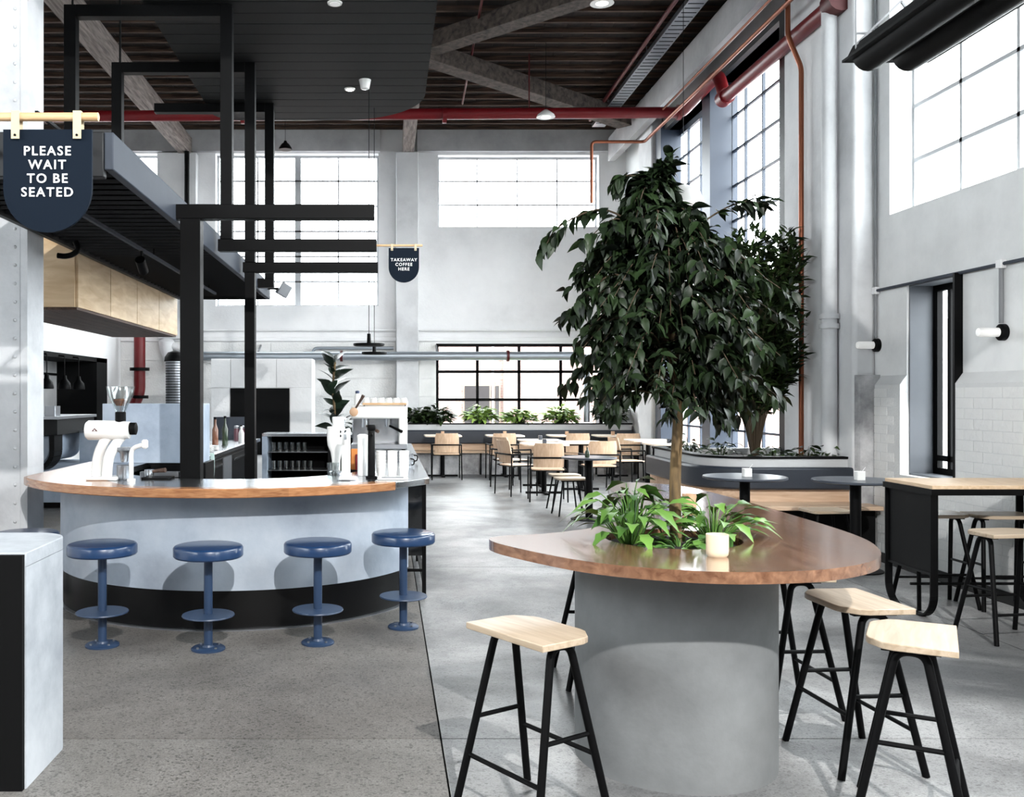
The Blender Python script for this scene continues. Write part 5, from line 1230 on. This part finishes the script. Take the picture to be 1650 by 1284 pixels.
# ================================================================== LAMPS
def wall_lamp(label, y):
    l = thing('wall_lamp', label, 'lamp', (4.78, y, 1.99), 0, 'white tube wall lamps')
    MB().lathe([(.065, 0), (.065, -.035), (.05, -.045), (.04, -.05)], 24, (4.8, y, 1.99), 'x').build('base', 'black', l)
    MB().lathe([(.036, -.05), (.036, -.19), (.03, -.205), (0, -.208)], 20, (4.8, y, 1.99), 'x').build('glass_tube', 'opal', l)
wall_lamp('white tube wall lamp on black base left of the slot window', 9.26); wall_lamp('white tube wall lamp on black base right of the slot window', 7.37)
def pendant(name, label, x, y, z, prof, mat, ztop, lens=None, lz=0):
    p = thing(name, label, 'lamp', (x, y, z)); MB().cyl((x, y, z+prof[-1][1]-.005), (x, y, ztop), .004, 6).build('cable', 'black', p)
    MB().lathe(prof, 28, (x, y, z)).build('shade', mat, p)
    if lens: MB().lathe([(lens, lz), (lens*.6, lz-.004)], 20, (x, y, z)).build('lens', 'glow', p)
    return p
pendant('pendant_lamp', 'small black dome pendant before the left back window', -1.59, 15, 5.38, [(.105, 0), (.1, .03), (.06, .09), (.03, .11), (.02, .14)], 'black', CEIL, .09, .006)
pendant('pendant_lamp', 'white disc pendant hanging before the red fire pipe', 2.39, 14.2, 5.66, [(.14, 0), (.13, .03), (.07, .08), (.03, .11)], 'white_enamel', CEIL, .12, .004)
pendant('pendant_lamp', 'white disc pendant at the top edge of the photo', 2.73, 12.0, 6.45, [(.15, 0), (.14, .03), (.07, .08), (.03, .11)], 'white_enamel', CEIL, .13, .004)
pendant('pendant_lamp', 'large white pendant shade beside the top of the ficus tree', 3.82, 12.2, 3.95, [(.27, 0), (.262, .012), (.2, .17), (.08, .23), (.03, .26)], 'white_enamel', CEIL)
for i, (x, y, z, r) in enumerate(((-.18, 10.0, 2.02, .165), (-.135, 10.9, 1.97, .145))):
    p = pendant('flat_pendant', ('upper flat black disc pendant over the far bar', 'lower flat black disc pendant over the far bar')[i], x, y, z, [(r*.92, 0), (r, .008), (r, .026), (.022, .034), (.018, .13)], 'black', 4.8)
# black twin trough heater near the upper right window
ht = thing('trough_heater', 'black twin trough ceiling heater hung on wires near the upper right window', 'heater', (3.25, 5.0, 3.5))
for x in (3.02, 3.27):
    n = 10; A = [(x+.1*math.cos(math.radians(a)), 3.63+.1*math.sin(math.radians(a))) for a in range(180, 361, 18)]
    MB().prism(A+[(x+.09, 3.64), (x-.09, 3.64)], 3.2, 5.95, 'y').build('trough', 'black', ht)
MB().prism([(2.9, 3.62), (3.4, 3.62), (3.37, 3.7), (3.15, 3.84), (2.94, 3.7)], 3.2, 5.98, 'y').build('hood', 'charcoal', ht)
MB().prism([(2.88, 3.6), (3.43, 3.6), (3.43, 3.615), (2.88, 3.615)], 3.18, 6.0, 'y').build('rim', 'black', ht)
for x, y in ((2.92, 5.9), (3.39, 5.9), (2.92, 3.6), (3.39, 3.6)): MB().cyl((x, y, 3.65), (x, y, CEIL-.02), .005, 6).build('wire', 'thin_steel', ht)
for x in (2.92, 3.38): MB().bar((x, 5.9, 3.68), (3.2, 5.9, 3.95), .012, .012).build('stay', 'thin_steel', ht)
MB().bar((2.92, 5.9, 3.75), (3.2, 5.9, 3.75), .01, .01).build('stay', 'thin_steel', ht)
# unseen key light, position read from bar and drum shadows, fixture added
kl = thing('key_lamp', 'unseen steel high bay lamp behind the viewer, added as key light', 'lamp', (1.6, -2.5, 5.8))
MB().lathe([(.26, 0), (.25, .05), (.12, .25), (.08, .4)], 28, (1.6, -2.5, 5.8)).build('shade', 'stainless_dull', kl); MB().cyl((1.6, -2.5, 6.2), (1.6, -2.5, CEIL-.03), .01, 6).build('cable', 'black', kl)
ld = bpy.data.lights.new('key_light', 'SPOT'); ld.energy = 4000; ld.spot_size = math.radians(75); ld.spot_blend = .5; ld.shadow_soft_size = .07; ld.color = (1, .985, .96)
lo_ = bpy.data.objects.new('key_light', ld); COL.objects.link(lo_); lo_.location = (1.6, -2.5, 5.75)
lo_.rotation_euler = (Vector((-.2, 5.2, .3))-Vector((1.6, -2.5, 5.75))).to_track_quat('-Z', 'Y').to_euler()
